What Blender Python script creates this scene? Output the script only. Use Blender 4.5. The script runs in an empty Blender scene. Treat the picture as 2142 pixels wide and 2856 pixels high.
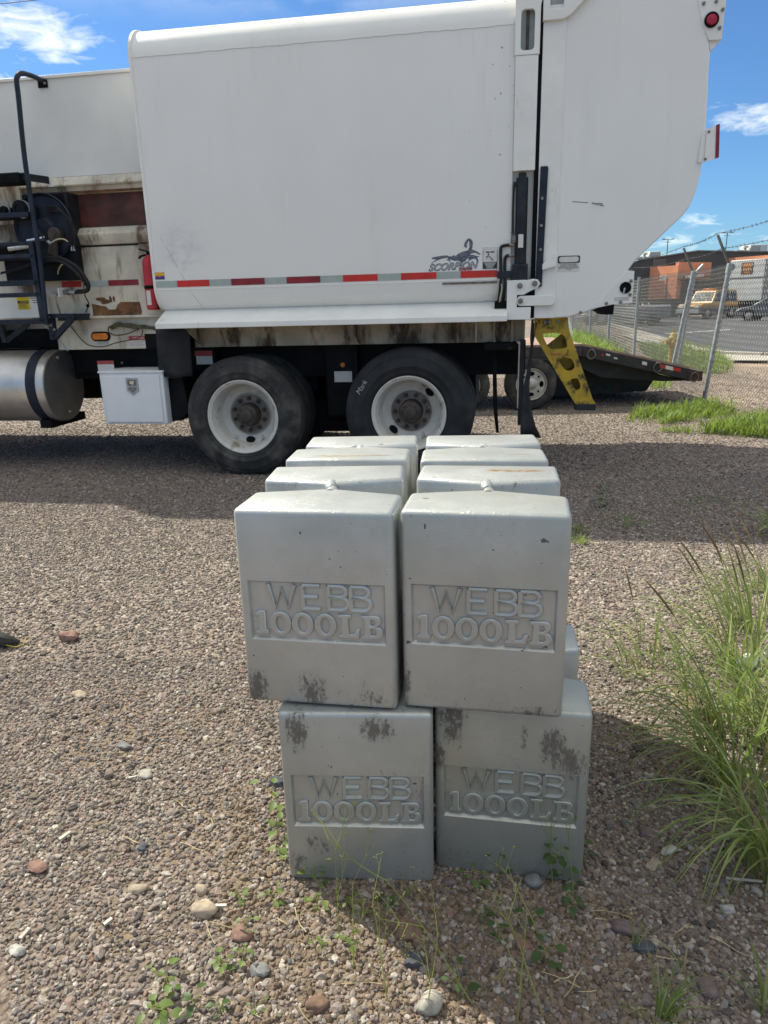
import bpy, bmesh, math, random
from math import sin, cos, pi, radians, atan2, sqrt
from mathutils import Vector, Matrix, noise as mnoise

random.seed(7)
S = bpy.context.scene
COL = S.collection

# ------------------------------------------------------------------ camera
PITCH, ROLL, CAM_H = radians(16.2), radians(1.5), 1.5
fwd = Vector((0, cos(PITCH), -sin(PITCH)))
r0, u0 = Vector((1, 0, 0)), Vector((0, sin(PITCH), cos(PITCH)))
right = r0 * cos(ROLL) - u0 * sin(ROLL)
upv = u0 * cos(ROLL) + r0 * sin(ROLL)
cd = bpy.data.cameras.new('camera')
cam = bpy.data.objects.new('camera', cd)
COL.objects.link(cam)
cam.matrix_world = Matrix(((right.x, upv.x, -fwd.x, 0), (right.y, upv.y, -fwd.y, 0), (right.z, upv.z, -fwd.z, CAM_H), (0, 0, 0, 1)))
cd.sensor_fit = 'VERTICAL'
cd.sensor_height = 24
cd.lens = 24 * 1980 / 2856
cd.clip_start, cd.clip_end = 0.02, 3000
cd.dof.use_dof = True
cd.dof.focus_distance = 1.9
cd.dof.aperture_fstop = 9
S.camera = cam

# ------------------------------------------------------------------ light
SUN_EL, SUN_AZ = radians(47), radians(-50)
sund = Vector((sin(SUN_AZ) * cos(SUN_EL), cos(SUN_AZ) * cos(SUN_EL), sin(SUN_EL)))
W = bpy.data.worlds.new('World')
S.world = W
W.use_nodes = True
nt = W.node_tree
nt.nodes.clear()
N, Lk = nt.nodes, nt.links
wout = N.new('ShaderNodeOutputWorld')
bg = N.new('ShaderNodeBackground')
bg.inputs['Strength'].default_value = 0.085
sky = N.new('ShaderNodeTexSky')
sky.sky_type = 'NISHITA'
sky.sun_disc = False
sky.sun_elevation = SUN_EL
sky.sun_rotation = SUN_AZ
sky.air_density = 1.0
sky.dust_density = 0.3
sky.ozone_density = 3.0
tc = N.new('ShaderNodeTexCoord')


def wmath(op, a, b=None, c=None, clamp=False):
    n = N.new('ShaderNodeMath')
    n.operation = op
    n.use_clamp = clamp
    for i, v in enumerate((a, b, c)):
        if v is None:
            continue
        if hasattr(v, 'is_output'):
            Lk.new(v, n.inputs[i])
        else:
            n.inputs[i].default_value = v
    return n.outputs[0]


# clouds: a broken layer added overhead for fill light, with the fair-weather puffs of the photograph's sky among it
sep = N.new('ShaderNodeSeparateXYZ')
Lk.new(tc.outputs['Generated'], sep.inputs[0])
zz = wmath('ADD', wmath('MAXIMUM', sep.outputs[2], 0.0), 0.06)
px = wmath('DIVIDE', sep.outputs[0], zz)
py = wmath('DIVIDE', sep.outputs[1], zz)
comb = N.new('ShaderNodeCombineXYZ')
Lk.new(px, comb.inputs[0]); Lk.new(py, comb.inputs[1])
nz = N.new('ShaderNodeTexNoise')
nz.inputs['Scale'].default_value = 3.2
nz.inputs['Detail'].default_value = 9
nz.inputs['Roughness'].default_value = 0.62
Lk.new(comb.outputs[0], nz.inputs['Vector'])
nz2 = N.new('ShaderNodeTexNoise')
nz2.inputs['Scale'].default_value = 1.1
nz2.inputs['Detail'].default_value = 2
Lk.new(comb.outputs[0], nz2.inputs['Vector'])
cover = wmath('MULTIPLY', nz2.outputs['Fac'], 0.0)
# unseen cloud added above the view, all round, to lighten the shade
field = wmath('MULTIPLY', wmath('SUBTRACT', wmath('ADD', wmath('MULTIPLY', nz.outputs['Fac'], .55), wmath('MULTIPLY', nz2.outputs['Fac'], .45)), 0.435), 9.0, clamp=True)
rise = N.new('ShaderNodeMapRange')
rise.interpolation_type = 'SMOOTHSTEP'
rise.inputs['From Min'].default_value = .30
rise.inputs['From Max'].default_value = .46
Lk.new(sep.outputs[2], rise.inputs['Value'])
field = wmath('MULTIPLY', field, rise.outputs[0])
PUFFS = [(-.395, .872, .308, .060, .018, .85), (-.350, .890, .284, .060, .020, .9), (-.405, .882, .250, .04, .010, .7),
         (.445, .880, .192, .085, .020, .95), (.385, .920, .090, .028, .011, .8), (.40, .915, .066, .12, .010, .6),
         (.338, .939, .052, .05, .012, .7), (.62, .76, .16, .10, .03, .9), (-.72, .62, .31, .14, .04, 1.0),
         (.80, -.3, .40, .18, .06, 1.0), (-.5, -.7, .45, .2, .06, 1.0), (.2, -.9, .35, .2, .05, .9), (-.95, -.1, .25, .16, .04, .9)]
total = cover
for (cx_, cy_, cz_, rx_, rz_, amp) in PUFFS:
    # gaussian-like falloff: wide along the horizon, low in height
    dx = wmath('DIVIDE', wmath('SUBTRACT', sep.outputs[0], cx_), rx_)
    dy = wmath('DIVIDE', wmath('SUBTRACT', sep.outputs[1], cy_), rx_ * 1.4)
    dz = wmath('DIVIDE', wmath('SUBTRACT', sep.outputs[2], cz_), rz_)
    r2 = wmath('ADD', wmath('ADD', wmath('MULTIPLY', dx, dx), wmath('MULTIPLY', dy, dy)), wmath('MULTIPLY', dz, dz))
    g_ = wmath('MULTIPLY', wmath('POWER', 2.718, wmath('MULTIPLY', r2, -0.8)), amp * 0.46)
    total = wmath('ADD', total, g_)
nzc = N.new('ShaderNodeTexNoise')
nzc.inputs['Scale'].default_value = 1.0
nzc.inputs['Detail'].default_value = 10
nzc.inputs['Roughness'].default_value = 0.62
nzc.inputs['Distortion'].default_value = 0.5
mpg = N.new('ShaderNodeMapping')
mpg.inputs['Scale'].default_value = (24, 24, 70)
Lk.new(tc.outputs['Generated'], mpg.inputs['Vector'])
Lk.new(mpg.outputs[0], nzc.inputs['Vector'])
mask = wmath('MULTIPLY', wmath('SUBTRACT', wmath('ADD', total, wmath('MULTIPLY', nzc.outputs['Fac'], 0.95)), 0.74), 2.0, clamp=True)
mask = wmath('MAXIMUM', mask, wmath('MULTIPLY', field, .92))
mixc = N.new('ShaderNodeMix')
mixc.data_type = 'RGBA'
Lk.new(mask, mixc.inputs[0])
tint = N.new('ShaderNodeMix')
tint.data_type = 'RGBA'
tint.blend_type = 'MULTIPLY'
tint.inputs[0].default_value = 1.0
tint.inputs[7].default_value = (0.46, 0.72, 1.08, 1)
Lk.new(sky.outputs[0], tint.inputs[6])
Lk.new(tint.outputs[2], mixc.inputs[6])
mixc.inputs[7].default_value = (11.4, 11.3, 11.4, 1)
Lk.new(mixc.outputs[2], bg.inputs['Color'])
Lk.new(bg.outputs[0], wout.inputs['Surface'])

sl = bpy.data.lights.new('sun', 'SUN')
sl.energy = 4.3
sl.angle = radians(0.53)
sl.color = (1.0, 0.97, 0.93)
so = bpy.data.objects.new('sun', sl)
so.rotation_euler = (-sund).to_track_quat('-Z', 'Y').to_euler()
so.location = (0, 0, 30)
COL.objects.link(so)

S.view_settings.view_transform = 'Standard'
S.view_settings.look = 'None'
S.view_settings.gamma = 1
S.view_settings.use_curve_mapping = False
S.view_settings.exposure = 0.74
S.view_settings.use_white_balance = True
S.view_settings.white_balance_temperature = 7250
S.view_settings.white_balance_tint = 3
S.render.engine = 'CYCLES'
S.cycles.max_bounces = 8
S.cycles.transparent_max_bounces = 12


# ------------------------------------------------------------------ helpers
def tag(o, label=None, cat=None, group=None, kind=None):
    if label: o['label'] = label
    if cat: o['category'] = cat
    if group: o['group'] = group
    if kind: o['kind'] = kind
    return o


def empty(name, label=None, cat=None, loc=(0, 0, 0), rz=0.0, group=None):
    o = bpy.data.objects.new(name, None)
    COL.objects.link(o)
    o.location = loc
    o.rotation_euler = (0, 0, rz)
    o.empty_display_size = 0.1
    return tag(o, label, cat, group)


def copy_tree(o, parent=None):
    c = o.copy()
    COL.objects.link(c)
    if parent is not None:
        c.parent = parent
    for ch in list(o.children):
        copy_tree(ch, c)
    return c


def link_mesh(name, me, m, parent=None):
    o = bpy.data.objects.new(name, me)
    COL.objects.link(o)
    if m is not None:
        me.materials.clear()
        me.materials.append(m)
    if parent is not None:
        o.parent = parent
    return o


class MB:
    def __init__(s):
        s.v, s.f = [], []

    def add(s, vs, fs):
        k = len(s.v)
        s.v += [tuple(v) for v in vs]
        s.f += [tuple(i + k for i in f) for f in fs]
        return s

    def box(s, x0, x1, y0, y1, z0, z1, M=None):
        vs = [Vector(p) for p in ((x0, y0, z0), (x1, y0, z0), (x1, y1, z0), (x0, y1, z0), (x0, y0, z1), (x1, y0, z1), (x1, y1, z1), (x0, y1, z1))]
        if M is not None:
            vs = [M @ v for v in vs]
        return s.add(vs, [(3, 2, 1, 0), (4, 5, 6, 7), (0, 1, 5, 4), (1, 2, 6, 5), (2, 3, 7, 6), (3, 0, 4, 7)])

    def beam(s, a, b, w, h, up=(0, 0, 1)):
        a, b = Vector(a), Vector(b)
        d = (b - a)
        L = d.length
        d.normalize()
        side = d.cross(Vector(up))
        if side.length < 1e-4:
            side = d.cross(Vector((0, 1, 0)))
        side.normalize()
        u = side.cross(d)
        M = Matrix(((d.x, side.x, u.x, a.x), (d.y, side.y, u.y, a.y), (d.z, side.z, u.z, a.z), (0, 0, 0, 1)))
        return s.box(0, L, -w / 2, w / 2, -h / 2, h / 2, M)

    def prism(s, poly, axis, a0, a1):
        """polygon in the plane of the two other axes, extruded along axis"""
        n = len(poly)
        def P(p, a):
            return {'x': (a, p[0], p[1]), 'y': (p[0], a, p[1]), 'z': (p[0], p[1], a)}[axis]
        vs = [P(p, a0) for p in poly] + [P(p, a1) for p in poly]
        fs = [tuple(range(n))[::-1], tuple(range(n, 2 * n))]
        fs += [(i, (i + 1) % n, n + (i + 1) % n, n + i) for i in range(n)]
        return s.add(vs, fs)

    def tube(s, path, r, n=8, caps=True):
        path = [Vector(p) for p in path]
        m = len(path)
        rs = r if isinstance(r, (list, tuple)) else [r] * m
        t0 = (path[1] - path[0]).normalized()
        ref = Vector((0, 0, 1)) if abs(t0.z) < 0.9 else Vector((1, 0, 0))
        nrm = (ref - t0 * ref.dot(t0)).normalized()
        vs, fs = [], []
        for i, p in enumerate(path):
            if i == 0: t = t0
            elif i == m - 1: t = (path[i] - path[i - 1]).normalized()
            else: t = ((path[i + 1] - path[i]).normalized() + (path[i] - path[i - 1]).normalized())
            if t.length < 1e-6: t = t0
            t = t.normalized()
            nrm = (nrm - t * nrm.dot(t))
            if nrm.length < 1e-6: nrm = t.orthogonal()
            nrm.normalize()
            b = t.cross(nrm)
            for k in range(n):
                a = 2 * pi * k / n
                vs.append(p + (nrm * cos(a) + b * sin(a)) * rs[i])
        for i in range(m - 1):
            for k in range(n):
                fs.append((i * n + k, i * n + (k + 1) % n, (i + 1) * n + (k + 1) % n, (i + 1) * n + k))
        if caps:
            fs.append(tuple(range(n))[::-1])
            fs.append(tuple((m - 1) * n + k for k in range(n)))
        return s.add(vs, fs)

    def lathe(s, prof, c=(0, 0, 0), axis='z', n=32, cap=True):
        """profile of (radius, height) revolved round the axis through c"""
        vs, fs = [], []
        m = len(prof)
        for (r, h) in prof:
            for k in range(n):
                a = 2 * pi * k / n
                x, y = r * cos(a), r * sin(a)
                q = {'z': (x, y, h), 'y': (x, h, y), 'x': (h, x, y)}[axis]
                vs.append((c[0] + q[0], c[1] + q[1], c[2] + q[2]))
        for i in range(m - 1):
            for k in range(n):
                fs.append((i * n + k, i * n + (k + 1) % n, (i + 1) * n + (k + 1) % n, (i + 1) * n + k))
        if cap:
            if prof[0][0] > 1e-5: fs.append(tuple(range(n))[::-1])
            if prof[-1][0] > 1e-5: fs.append(tuple((m - 1) * n + k for k in range(n)))
        return s.add(vs, fs)

    def build(s, name, m, parent=None, smooth=35, bevel=0, seg=2):
        me = bpy.data.meshes.new(name)
        me.from_pydata(s.v, [], s.f)
        bm = bmesh.new()
        bm.from_mesh(me)
        bmesh.ops.recalc_face_normals(bm, faces=bm.faces)
        bm.to_mesh(me)
        bm.free()
        if smooth:
            me.shade_smooth()
            me.set_sharp_from_angle(angle=radians(smooth))
        o = link_mesh(name, me, m, parent)
        if bevel:
            b = o.modifiers.new('edge_rounding', 'BEVEL')
            b.width = bevel
            b.segments = seg
            b.limit_method = 'ANGLE'
            b.angle_limit = radians(40)
            b.harden_normals = False
        return o


def curve_mesh(loops, depth, bevel=0.0, res=1, offset=0.0):
    """filled 2D outline with holes, as a mesh in the xy plane, thickness along z"""
    cu = bpy.data.curves.new('outline', 'CURVE')
    cu.dimensions = '2D'
    cu.fill_mode = 'BOTH'
    cu.extrude = depth / 2
    cu.bevel_depth = bevel
    cu.bevel_resolution = res
    cu.offset = offset
    for lp in loops:
        sp = cu.splines.new('POLY')
        sp.points.add(len(lp) - 1)
        for p, q in zip(sp.points, lp):
            p.co = (q[0], q[1], 0, 1)
        sp.use_cyclic_u = True
    o = bpy.data.objects.new('outline', cu)
    me = bpy.data.meshes.new_from_object(o)
    bpy.data.objects.remove(o)
    bpy.data.curves.remove(cu)
    return me


def text_mesh(body, size, depth=0.001, shear=0.0, offset=0.0, align='CENTER', bevel=0.0, spacing=1.0, width=None, line=1.0):
    cu = bpy.data.curves.new('lettering', 'FONT')
    cu.body = body
    cu.size = size
    cu.extrude = depth / 2
    cu.shear = shear
    cu.offset = offset
    cu.bevel_depth = bevel
    cu.align_x = align
    cu.align_y = 'CENTER'
    cu.space_character = spacing
    cu.space_line = line
    cu.resolution_u = 3
    o = bpy.data.objects.new('lettering', cu)
    COL.objects.link(o)
    bpy.context.view_layer.update()
    dg = bpy.context.evaluated_depsgraph_get()
    me = bpy.data.meshes.new_from_object(o.evaluated_get(dg))
    bpy.data.objects.remove(o)
    bpy.data.curves.remove(cu)
    if width:
        xs = [v.co.x for v in me.vertices]
        k = width / (max(xs) - min(xs))
        for v in me.vertices:
            v.co.x *= k
    return me


def upright(me, x, y, z, tilt=0.0, rz=0.0):
    """move an xy-plane mesh so that it stands up facing -y at (x, y, z)"""
    M = Matrix.Translation((x, y, z)) @ Matrix.Rotation(rz, 4, 'Z') @ Matrix.Rotation(pi / 2, 4, 'X') @ Matrix.Rotation(tilt, 4, 'Z')
    me.transform(M)
    return me


def plate(name, loops, y, thick, m, parent, bevel=0.0):
    """upright plate: outline given in (x, z), front face at y, thickness going to +y"""
    me = curve_mesh(loops, thick - 2 * bevel, bevel)
    me.transform(Matrix.Translation((0, y + thick / 2, 0)) @ Matrix.Rotation(pi / 2, 4, 'X'))
    return link_mesh(name, me, m, parent)


def ell(cx, cz, rx, rz, n=24, a0=0):
    return [(cx + rx * cos(a0 + 2 * pi * k / n), cz + rz * sin(a0 + 2 * pi * k / n)) for k in range(n)]


def rrect(x0, x1, z0, z1, r, n=4):
    pts = []
    for (cx, cz, a) in ((x1 - r, z0 + r, -pi / 2), (x1 - r, z1 - r, 0), (x0 + r, z1 - r, pi / 2), (x0 + r, z0 + r, pi)):
        for k in range(n + 1):
            t = a + pi / 2 * k / n
            pts.append((cx + r * cos(t), cz + r * sin(t)))
    return pts


def smooth_path(pts, k=6):
    """Catmull-Rom through the points"""
    P = [Vector(p) for p in pts]
    P = [P[0] * 2 - P[1]] + P + [P[-1] * 2 - P[-2]]
    out = []
    for i in range(1, len(P) - 2):
        for j in range(k):
            t = j / k
            a, b, c, d = P[i - 1:i + 3]
            out.append(0.5 * ((2 * b) + (c - a) * t + (2 * a - 5 * b + 4 * c - d) * t * t + (3 * b - a - 3 * c + d) * t ** 3))
    out.append(P[-2])
    return out


# ------------------------------------------------------------------ materials
class NT:
    def __init__(s, name):
        s.m = bpy.data.materials.new(name)
        s.m.use_nodes = True
        s.t = s.m.node_tree
        s.t.nodes.clear()
        s.out = s.n('ShaderNodeOutputMaterial')
        s.b = s.n('ShaderNodeBsdfPrincipled')
        s.l(s.b.outputs[0], s.out.inputs[0])
        tcn = s.n('ShaderNodeTexCoord')
        s.obj = tcn.outputs['Object']
        inf = s.n('ShaderNodeObjectInfo')
        s.rand = inf.outputs['Random']

    def n(s, t, **kw):
        x = s.t.nodes.new(t)
        for k, v in kw.items():
            setattr(x, k, v)
        return x

    def l(s, a, b):
        s.t.links.new(a, b)

    def inp(s, sock, v):
        if hasattr(v, 'is_output'):
            s.l(v, sock)
        else:
            if isinstance(v, (tuple, list)) and len(v) == 3 and sock.type == 'RGBA':
                v = (*v, 1)
            sock.default_value = v

    def math(s, op, a, b=None, c=None, clamp=False):
        x = s.n('ShaderNodeMath', operation=op, use_clamp=clamp)
        for i, v in enumerate((a, b, c)):
            if v is not None:
                s.inp(x.inputs[i], v)
        return x.outputs[0]

    def mapping(s, vec, scale=(1, 1, 1), loc=(0, 0, 0)):
        x = s.n('ShaderNodeMapping')
        s.l(vec, x.inputs['Vector'])
        s.inp(x.inputs['Scale'], scale)
        s.inp(x.inputs['Location'], loc)
        return x.outputs[0]

    def noise(s, scale, detail=4, rough=0.55, vec=None, dist=0.0):
        x = s.n('ShaderNodeTexNoise')
        s.l(vec if vec is not None else s.obj, x.inputs['Vector'])
        x.inputs['Scale'].default_value = scale
        x.inputs['Detail'].default_value = detail
        x.inputs['Roughness'].default_value = rough
        x.inputs['Distortion'].default_value = dist
        return x.outputs['Fac']

    def ramp(s, fac, a, b, smooth=True):
        """0 below a, 1 above b"""
        x = s.n('ShaderNodeMapRange')
        if smooth:
            x.interpolation_type = 'SMOOTHSTEP'
        s.l(fac, x.inputs['Value'])
        x.inputs['From Min'].default_value = a
        x.inputs['From Max'].default_value = b
        return x.outputs[0]

    def colramp(s, fac, stops, const=False):
        x = s.n('ShaderNodeValToRGB')
        cr = x.color_ramp
        cr.interpolation = 'CONSTANT' if const else 'LINEAR'
        while len(cr.elements) < len(stops):
            cr.elements.new(0.5)
        for e, (p, c) in zip(cr.elements, stops):
            e.position = p
            e.color = (*c, 1)
        s.l(fac, x.inputs[0])
        return x.outputs[0]

    def mix(s, fac, a, b, mode='MIX'):
        x = s.n('ShaderNodeMix', data_type='RGBA', blend_type=mode)
        s.inp(x.inputs[0], fac)
        s.inp(x.inputs[6], a)
        s.inp(x.inputs[7], b)
        return x.outputs[2]

    def bump(s, h, strength=0.3, dist=0.01):
        x = s.n('ShaderNodeBump')
        x.inputs['Strength'].default_value = strength
        x.inputs['Distance'].default_value = dist
        s.l(h, x.inputs['Height'])
        s.l(x.outputs[0], s.b.inputs['Normal'])

    def fin(s, col, rough, metal=0.0, spec=None):
        s.inp(s.b.inputs['Base Color'], col)
        s.inp(s.b.inputs['Roughness'], rough)
        s.inp(s.b.inputs['Metallic'], metal)
        if spec is not None:
            s.b.inputs['Specular IOR Level'].default_value = spec
        return s.m


def mat(name, col, rough=0.5, metal=0.0, var=0.12, scale=7, bump=0.0, bscale=80, dirt=None, spec=None):
    """base colour with mottling; dirt = (colour, threshold, scale, vertical stretch)"""
    t = NT(name)
    n1 = t.noise(scale, 6, 0.6)
    dark = tuple(c * (1 - var * 1.6) for c in col)
    lite = tuple(min(1, c * (1 + var)) for c in col)
    c = t.mix(t.ramp(n1, 0.3, 0.72), dark, lite)
    rg = t.math('ADD', t.math('MULTIPLY', t.noise(scale * 3, 4), 0.25), rough - 0.12)
    if dirt:
        dc, th, ds, st = dirt
        v = t.mapping(t.obj, (1, 1, 1 / st))
        d = t.ramp(t.noise(ds, 8, 0.65, v), th, th + 0.16)
        c = t.mix(d, c, dc)
        rg = t.math('ADD', rg, t.math('MULTIPLY', d, 0.25))
    if bump:
        t.bump(t.noise(bscale, 5, 0.6), bump, 0.004)
    return t.fin(c, rg, metal, spec)


M = {}
WHITE = (.80, .79, .745)
M['cream'] = mat('cream_paint_dirty', (.62, .57, .46), .5, 0, .16, 3, .15, 60, ((.15, .10, .06), .485, 4.5, 4.0))
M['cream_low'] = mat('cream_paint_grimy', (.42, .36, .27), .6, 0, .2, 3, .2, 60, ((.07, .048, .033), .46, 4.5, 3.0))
M['white_part'] = mat('white_painted_steel', WHITE, .42, 0, .04, 4, .06, 120, ((.42, .37, .28), .60, 5, 3))
M['toolbox'] = mat('white_powder_coat', (.74, .75, .76), .4, 0, .03, 3, .04, 150, ((.35, .31, .25), .72, 6, 2))
M['maroon'] = mat('maroon_rusted_steel', (.11, .030, .022), .6, 0, .35, 5, .3, 60, ((.03, .018, .014), .55, 3, .25))
M['blackpaint'] = mat('black_painted_steel', (.022, .025, .031), .5, 0, .3, 9, .15, 90, ((.12, .11, .10), .66, 7, 1.5), spec=0.25)
M['blackgrease'] = mat('greasy_black_steel', (.012, .013, .016), .45, 0, .3, 9, .2, 70, spec=0.12)
M['navy'] = mat('dark_blue_black_steel', (.020, .026, .042), .42, 0, .3, 8, .12, 90, ((.10, .10, .11), .64, 9, 1.5), spec=0.25)
M['chassis'] = mat('chassis_black', (.009, .009, .010), .6, 0, .3, 5, .2, 60, ((.06, .05, .042), .64, 4, 1), spec=0.12)
M['rubber'] = mat('tyre_rubber', (.046, .045, .044), .78, 0, .25, 5, .25, 120, ((.105, .095, .083), .48, 2.6, 1), spec=0.25)
M['rubber2'] = mat('tyre_rubber_dark', (.026, .027, .029), .66, 0, .25, 5, .2, 120, ((.062, .058, .053), .55, 2.6, 1), spec=0.25)
M['flap'] = mat('mudflap_rubber', (.036, .037, .040), .7, 0, .25, 6, .25, 60, ((.10, .09, .08), .60, 5, 4), spec=0.25)
M['rim'] = mat('white_wheel_paint', (.62, .595, .54), .45, 0, .10, 6, .1, 100, ((.24, .20, .155), .53, 6, 1))
M['rimdirty'] = mat('wheel_disc_dusty', (.40, .385, .36), .6, 0, .15, 6, .15, 100, ((.12, .10, .08), .55, 9, 1))
M['hub'] = mat('rusty_hub_iron', (.075, .060, .050), .65, .2, .3, 14, .35, 120, ((.15, .075, .04), .58, 14, 1))
M['hubflange'] = mat('hub_flange_iron', (.20, .17, .15), .6, .1, .25, 12, .3, 120, ((.10, .05, .03), .58, 12, 1))
M['alu'] = mat('brushed_aluminium', (.62, .60, .57), .42, .9, .10, 4, .10, 60, ((.35, .30, .24), .64, 2.5, .2))
M['alucap'] = mat('dull_aluminium_cap', (.33, .32, .31), .5, .85, .12, 4, .1, 60)
M['chrome'] = mat('steel_bright', (.72, .73, .74), .22, 1, .05, 9)
M['steel'] = mat('galvanised_steel', (.42, .44, .45), .45, .7, .15, 20, .1, 90)
M['boltsteel'] = mat('bolt_steel', (.24, .22, .20), .5, .6, .25, 30)
M['yellow'] = mat('yellow_leg_paint', (.46, .30, .022), .55, 0, .2, 6, .25, 80, ((.06, .043, .022), .49, 12, 1.3))
M['hose'] = mat('hose_rubber', (.018, .018, .020), .5, 0, .2, 12, spec=0.25)
M['wire'] = mat('pale_wire', (.55, .48, .33), .5)
M['red'] = mat('extinguisher_red', (.52, .022, .03), .35, 0, .1, 8)
M['redtape'] = mat('red_reflective_tape', (.55, .022, .014), .35, 0, .12, 10)
M['redtape_dark'] = mat('red_reflective_tape_faded', (.24, .012, .018), .38, 0, .15, 10)
M['greytape'] = mat('silver_reflective_tape', (.36, .41, .375), .35, 0, .06, 12)
M['amber'] = mat('amber_lens', (.66, .18, .015), .25, 0, .08, 20)
M['redlens'] = mat('red_lens', (.42, .01, .035), .2, 0, .1, 20)
M['rust'] = mat('rust', (.17, .075, .03), .8, 0, .4, 10, .4, 70, ((.34, .20, .09), .55, 8, 1))
M['rustboard'] = mat('rusted_deck_edge', (.20, .115, .085), .8, 0, .3, 9, .4, 60)
M['paper'] = mat('label_white', (.66, .65, .61), .5, 0, .05, 20)
M['yellowlabel'] = mat('label_yellow', (.75, .58, .03), .5, 0, .06, 20)
M['redlabel'] = mat('label_red', (.42, .06, .06), .5, 0, .1, 20)
M['ink'] = mat('printed_ink', (.03, .032, .04), .5, 0, .1, 40)
M['slateink'] = mat('emblem_slate', (.10, .11, .15), .45, 0, .2, 60)
M['paleink'] = mat('emblem_pale', (.50, .52, .52), .45, 0, .1, 60)
M['redink'] = mat('emblem_red', (.30, .02, .03), .45, 0, .1, 60)
M['orangeflag'] = mat('flag_orange', (.62, .20, .02), .5)
M['blueflag'] = mat('flag_blue', (.05, .04, .20), .5)
M['chalk'] = mat('chalk', (.60, .60, .58), .8)
M['black'] = mat('flat_black', (.006, .006, .007), .7, 0, .2, 20, spec=0.12)
M['grey_trim'] = mat('cool_grey_paint', (.34, .34, .35), .5, 0, .1, 20)


def body_paint():
    t = NT('white_body_paint')
    sx = t.n('ShaderNodeSeparateXYZ')
    t.l(t.obj, sx.inputs[0])
    X, Z = sx.outputs[0], sx.outputs[2]
    base = t.mix(t.ramp(t.noise(1.3, 5), .3, .7), (.775, .765, .725), (.81, .80, .76))
    # faint vertical wash marks
    v = t.mapping(t.obj, (3.0, 3.0, .35))
    base = t.mix(t.math('MULTIPLY', t.ramp(t.noise(2.2, 7, .6, v), .55, .85), .42), base, (.58, .545, .47))
    # scuffed grey patch low at the front of the body
    dx = t.math('DIVIDE', t.math('ADD', X, .44), .17)
    dz = t.math('DIVIDE', t.math('SUBTRACT', Z, 2.0), .20)
    g = t.math('POWER', 2.718, t.math('MULTIPLY', t.math('ADD', t.math('MULTIPLY', dx, dx), t.math('MULTIPLY', dz, dz)), -1.0))
    v2 = t.mapping(t.obj, (5, 5, 9))
    sm = t.math('MULTIPLY', g, t.ramp(t.noise(1.0, 7, .65, v2), .38, .72))
    base = t.mix(t.math('MULTIPLY', sm, .75), base, (.40, .42, .45))
    # long scrape running down and back
    ln = t.math('ABSOLUTE', t.math('ADD', t.math('ADD', X, .615), t.math('MULTIPLY', t.math('SUBTRACT', Z, 2.12), .50)))
    seg = t.math('MULTIPLY', t.ramp(Z, 1.50, 1.53), t.ramp(Z, 2.14, 2.10))
    brk = t.ramp(t.noise(14, 3), .35, .55)
    sc = t.math('MULTIPLY', t.math('MULTIPLY', t.ramp(ln, .005, .002), seg), brk)
    base = t.mix(t.math('MULTIPLY', sc, .5), base, (.22, .20, .18))
    # specks of road dirt towards the rear post
    sp = t.math('MULTIPLY', t.ramp(t.noise(30, 2, .5), .70, .73), t.math('MULTIPLY', t.ramp(X, 1.9, 2.35), t.ramp(X, 2.45, 2.40)))
    base = t.mix(sp, base, (.25, .22, .18))
    t.bump(t.noise(1.7, 3), .14, .03)
    return t.fin(base, t.math('ADD', t.math('MULTIPLY', t.noise(4, 4), .2), .30))


M['body'] = body_paint()

# ================================================================== refuse truck
YAW = radians(9.5)
truck = empty('refuse_truck', 'white side-loading refuse truck with red and silver stripe parked on the gravel', 'truck', (-1.273, 6.516, 0), -YAW)


def T(mb, name, m, parent=truck, **k):
    return mb.build(name, M[m] if isinstance(m, str) else m, parent, **k)


# ---- main body
def arc(cy, cz, r, a0, a1, n=10):
    return [(cy + r * cos(a0 + (a1 - a0) * i / n), cz + r * sin(a0 + (a1 - a0) * i / n)) for i in range(n + 1)]


prof = [(.13, 1.50), (.085, 1.525), (.045, 1.565), (.018, 1.62), (.003, 1.67), (0, 1.69), (0, 3.5)]
prof += arc(.25, 3.5, .25, pi, pi / 2)[1:]
prof += arc(2.15, 3.5, .25, pi / 2, 0)
prof += [(2.4, 1.69), (2.27, 1.50)]
body = T(MB().prism(prof, 'x', -.715, 2.39), 'body', 'body')
T(MB().prism([(p[0] - .010, p[1] + (.012 if p[1] > 3.4 else 0)) if p[0] < 1 else (p[0] + .010, p[1] + (.012 if p[1] > 3.4 else 0)) for p in prof], 'x', -.728, -.706), 'front_flange', 'white_part', body)
for zz_, amp in ((3.502, .004), (1.682, .0015)):
    pth = [(-.70 + 3.08 * i / 60, -.001, zz_ + random.uniform(-amp, amp)) for i in range(61)]
    T(MB().tube(pth, .0038 if zz_ > 2 else .0025, 6), 'weld_seam', 'white_part', body)
# roof gusset at the back of the roof
T(MB().prism([(2.06, 3.70), (2.36, 3.70), (2.36, 3.92), (2.25, 3.92)], 'y', .18, .21), 'roof_gusset', 'white_part', body)

# ---- ledge along the foot of the body
T(MB().prism([(.125, 1.517), (-.125, 1.398), (-.125, 1.352), (-.115, 1.352), (-.115, 1.385), (.125, 1.49)], 'x', -.70, 2.372), 'side_ledge', 'white_part', bevel=.004)

# ---- reflective stripe
xs = [-.707, -.507, -.207, -.007, .298, .494, .794, .99, 1.29, 1.487, 1.787, 1.985, 2.286]
for i in range(len(xs) - 1):
    redn = i % 2 == 1
    T(MB().box(xs[i] + .001, xs[i + 1] - .001, -.0032, .003, 1.703, 1.758), 'red_reflector' if redn else 'silver_reflector',
      ('redtape_dark' if i in (3, 5) else 'redtape') if redn else 'greytape', body)
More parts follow.
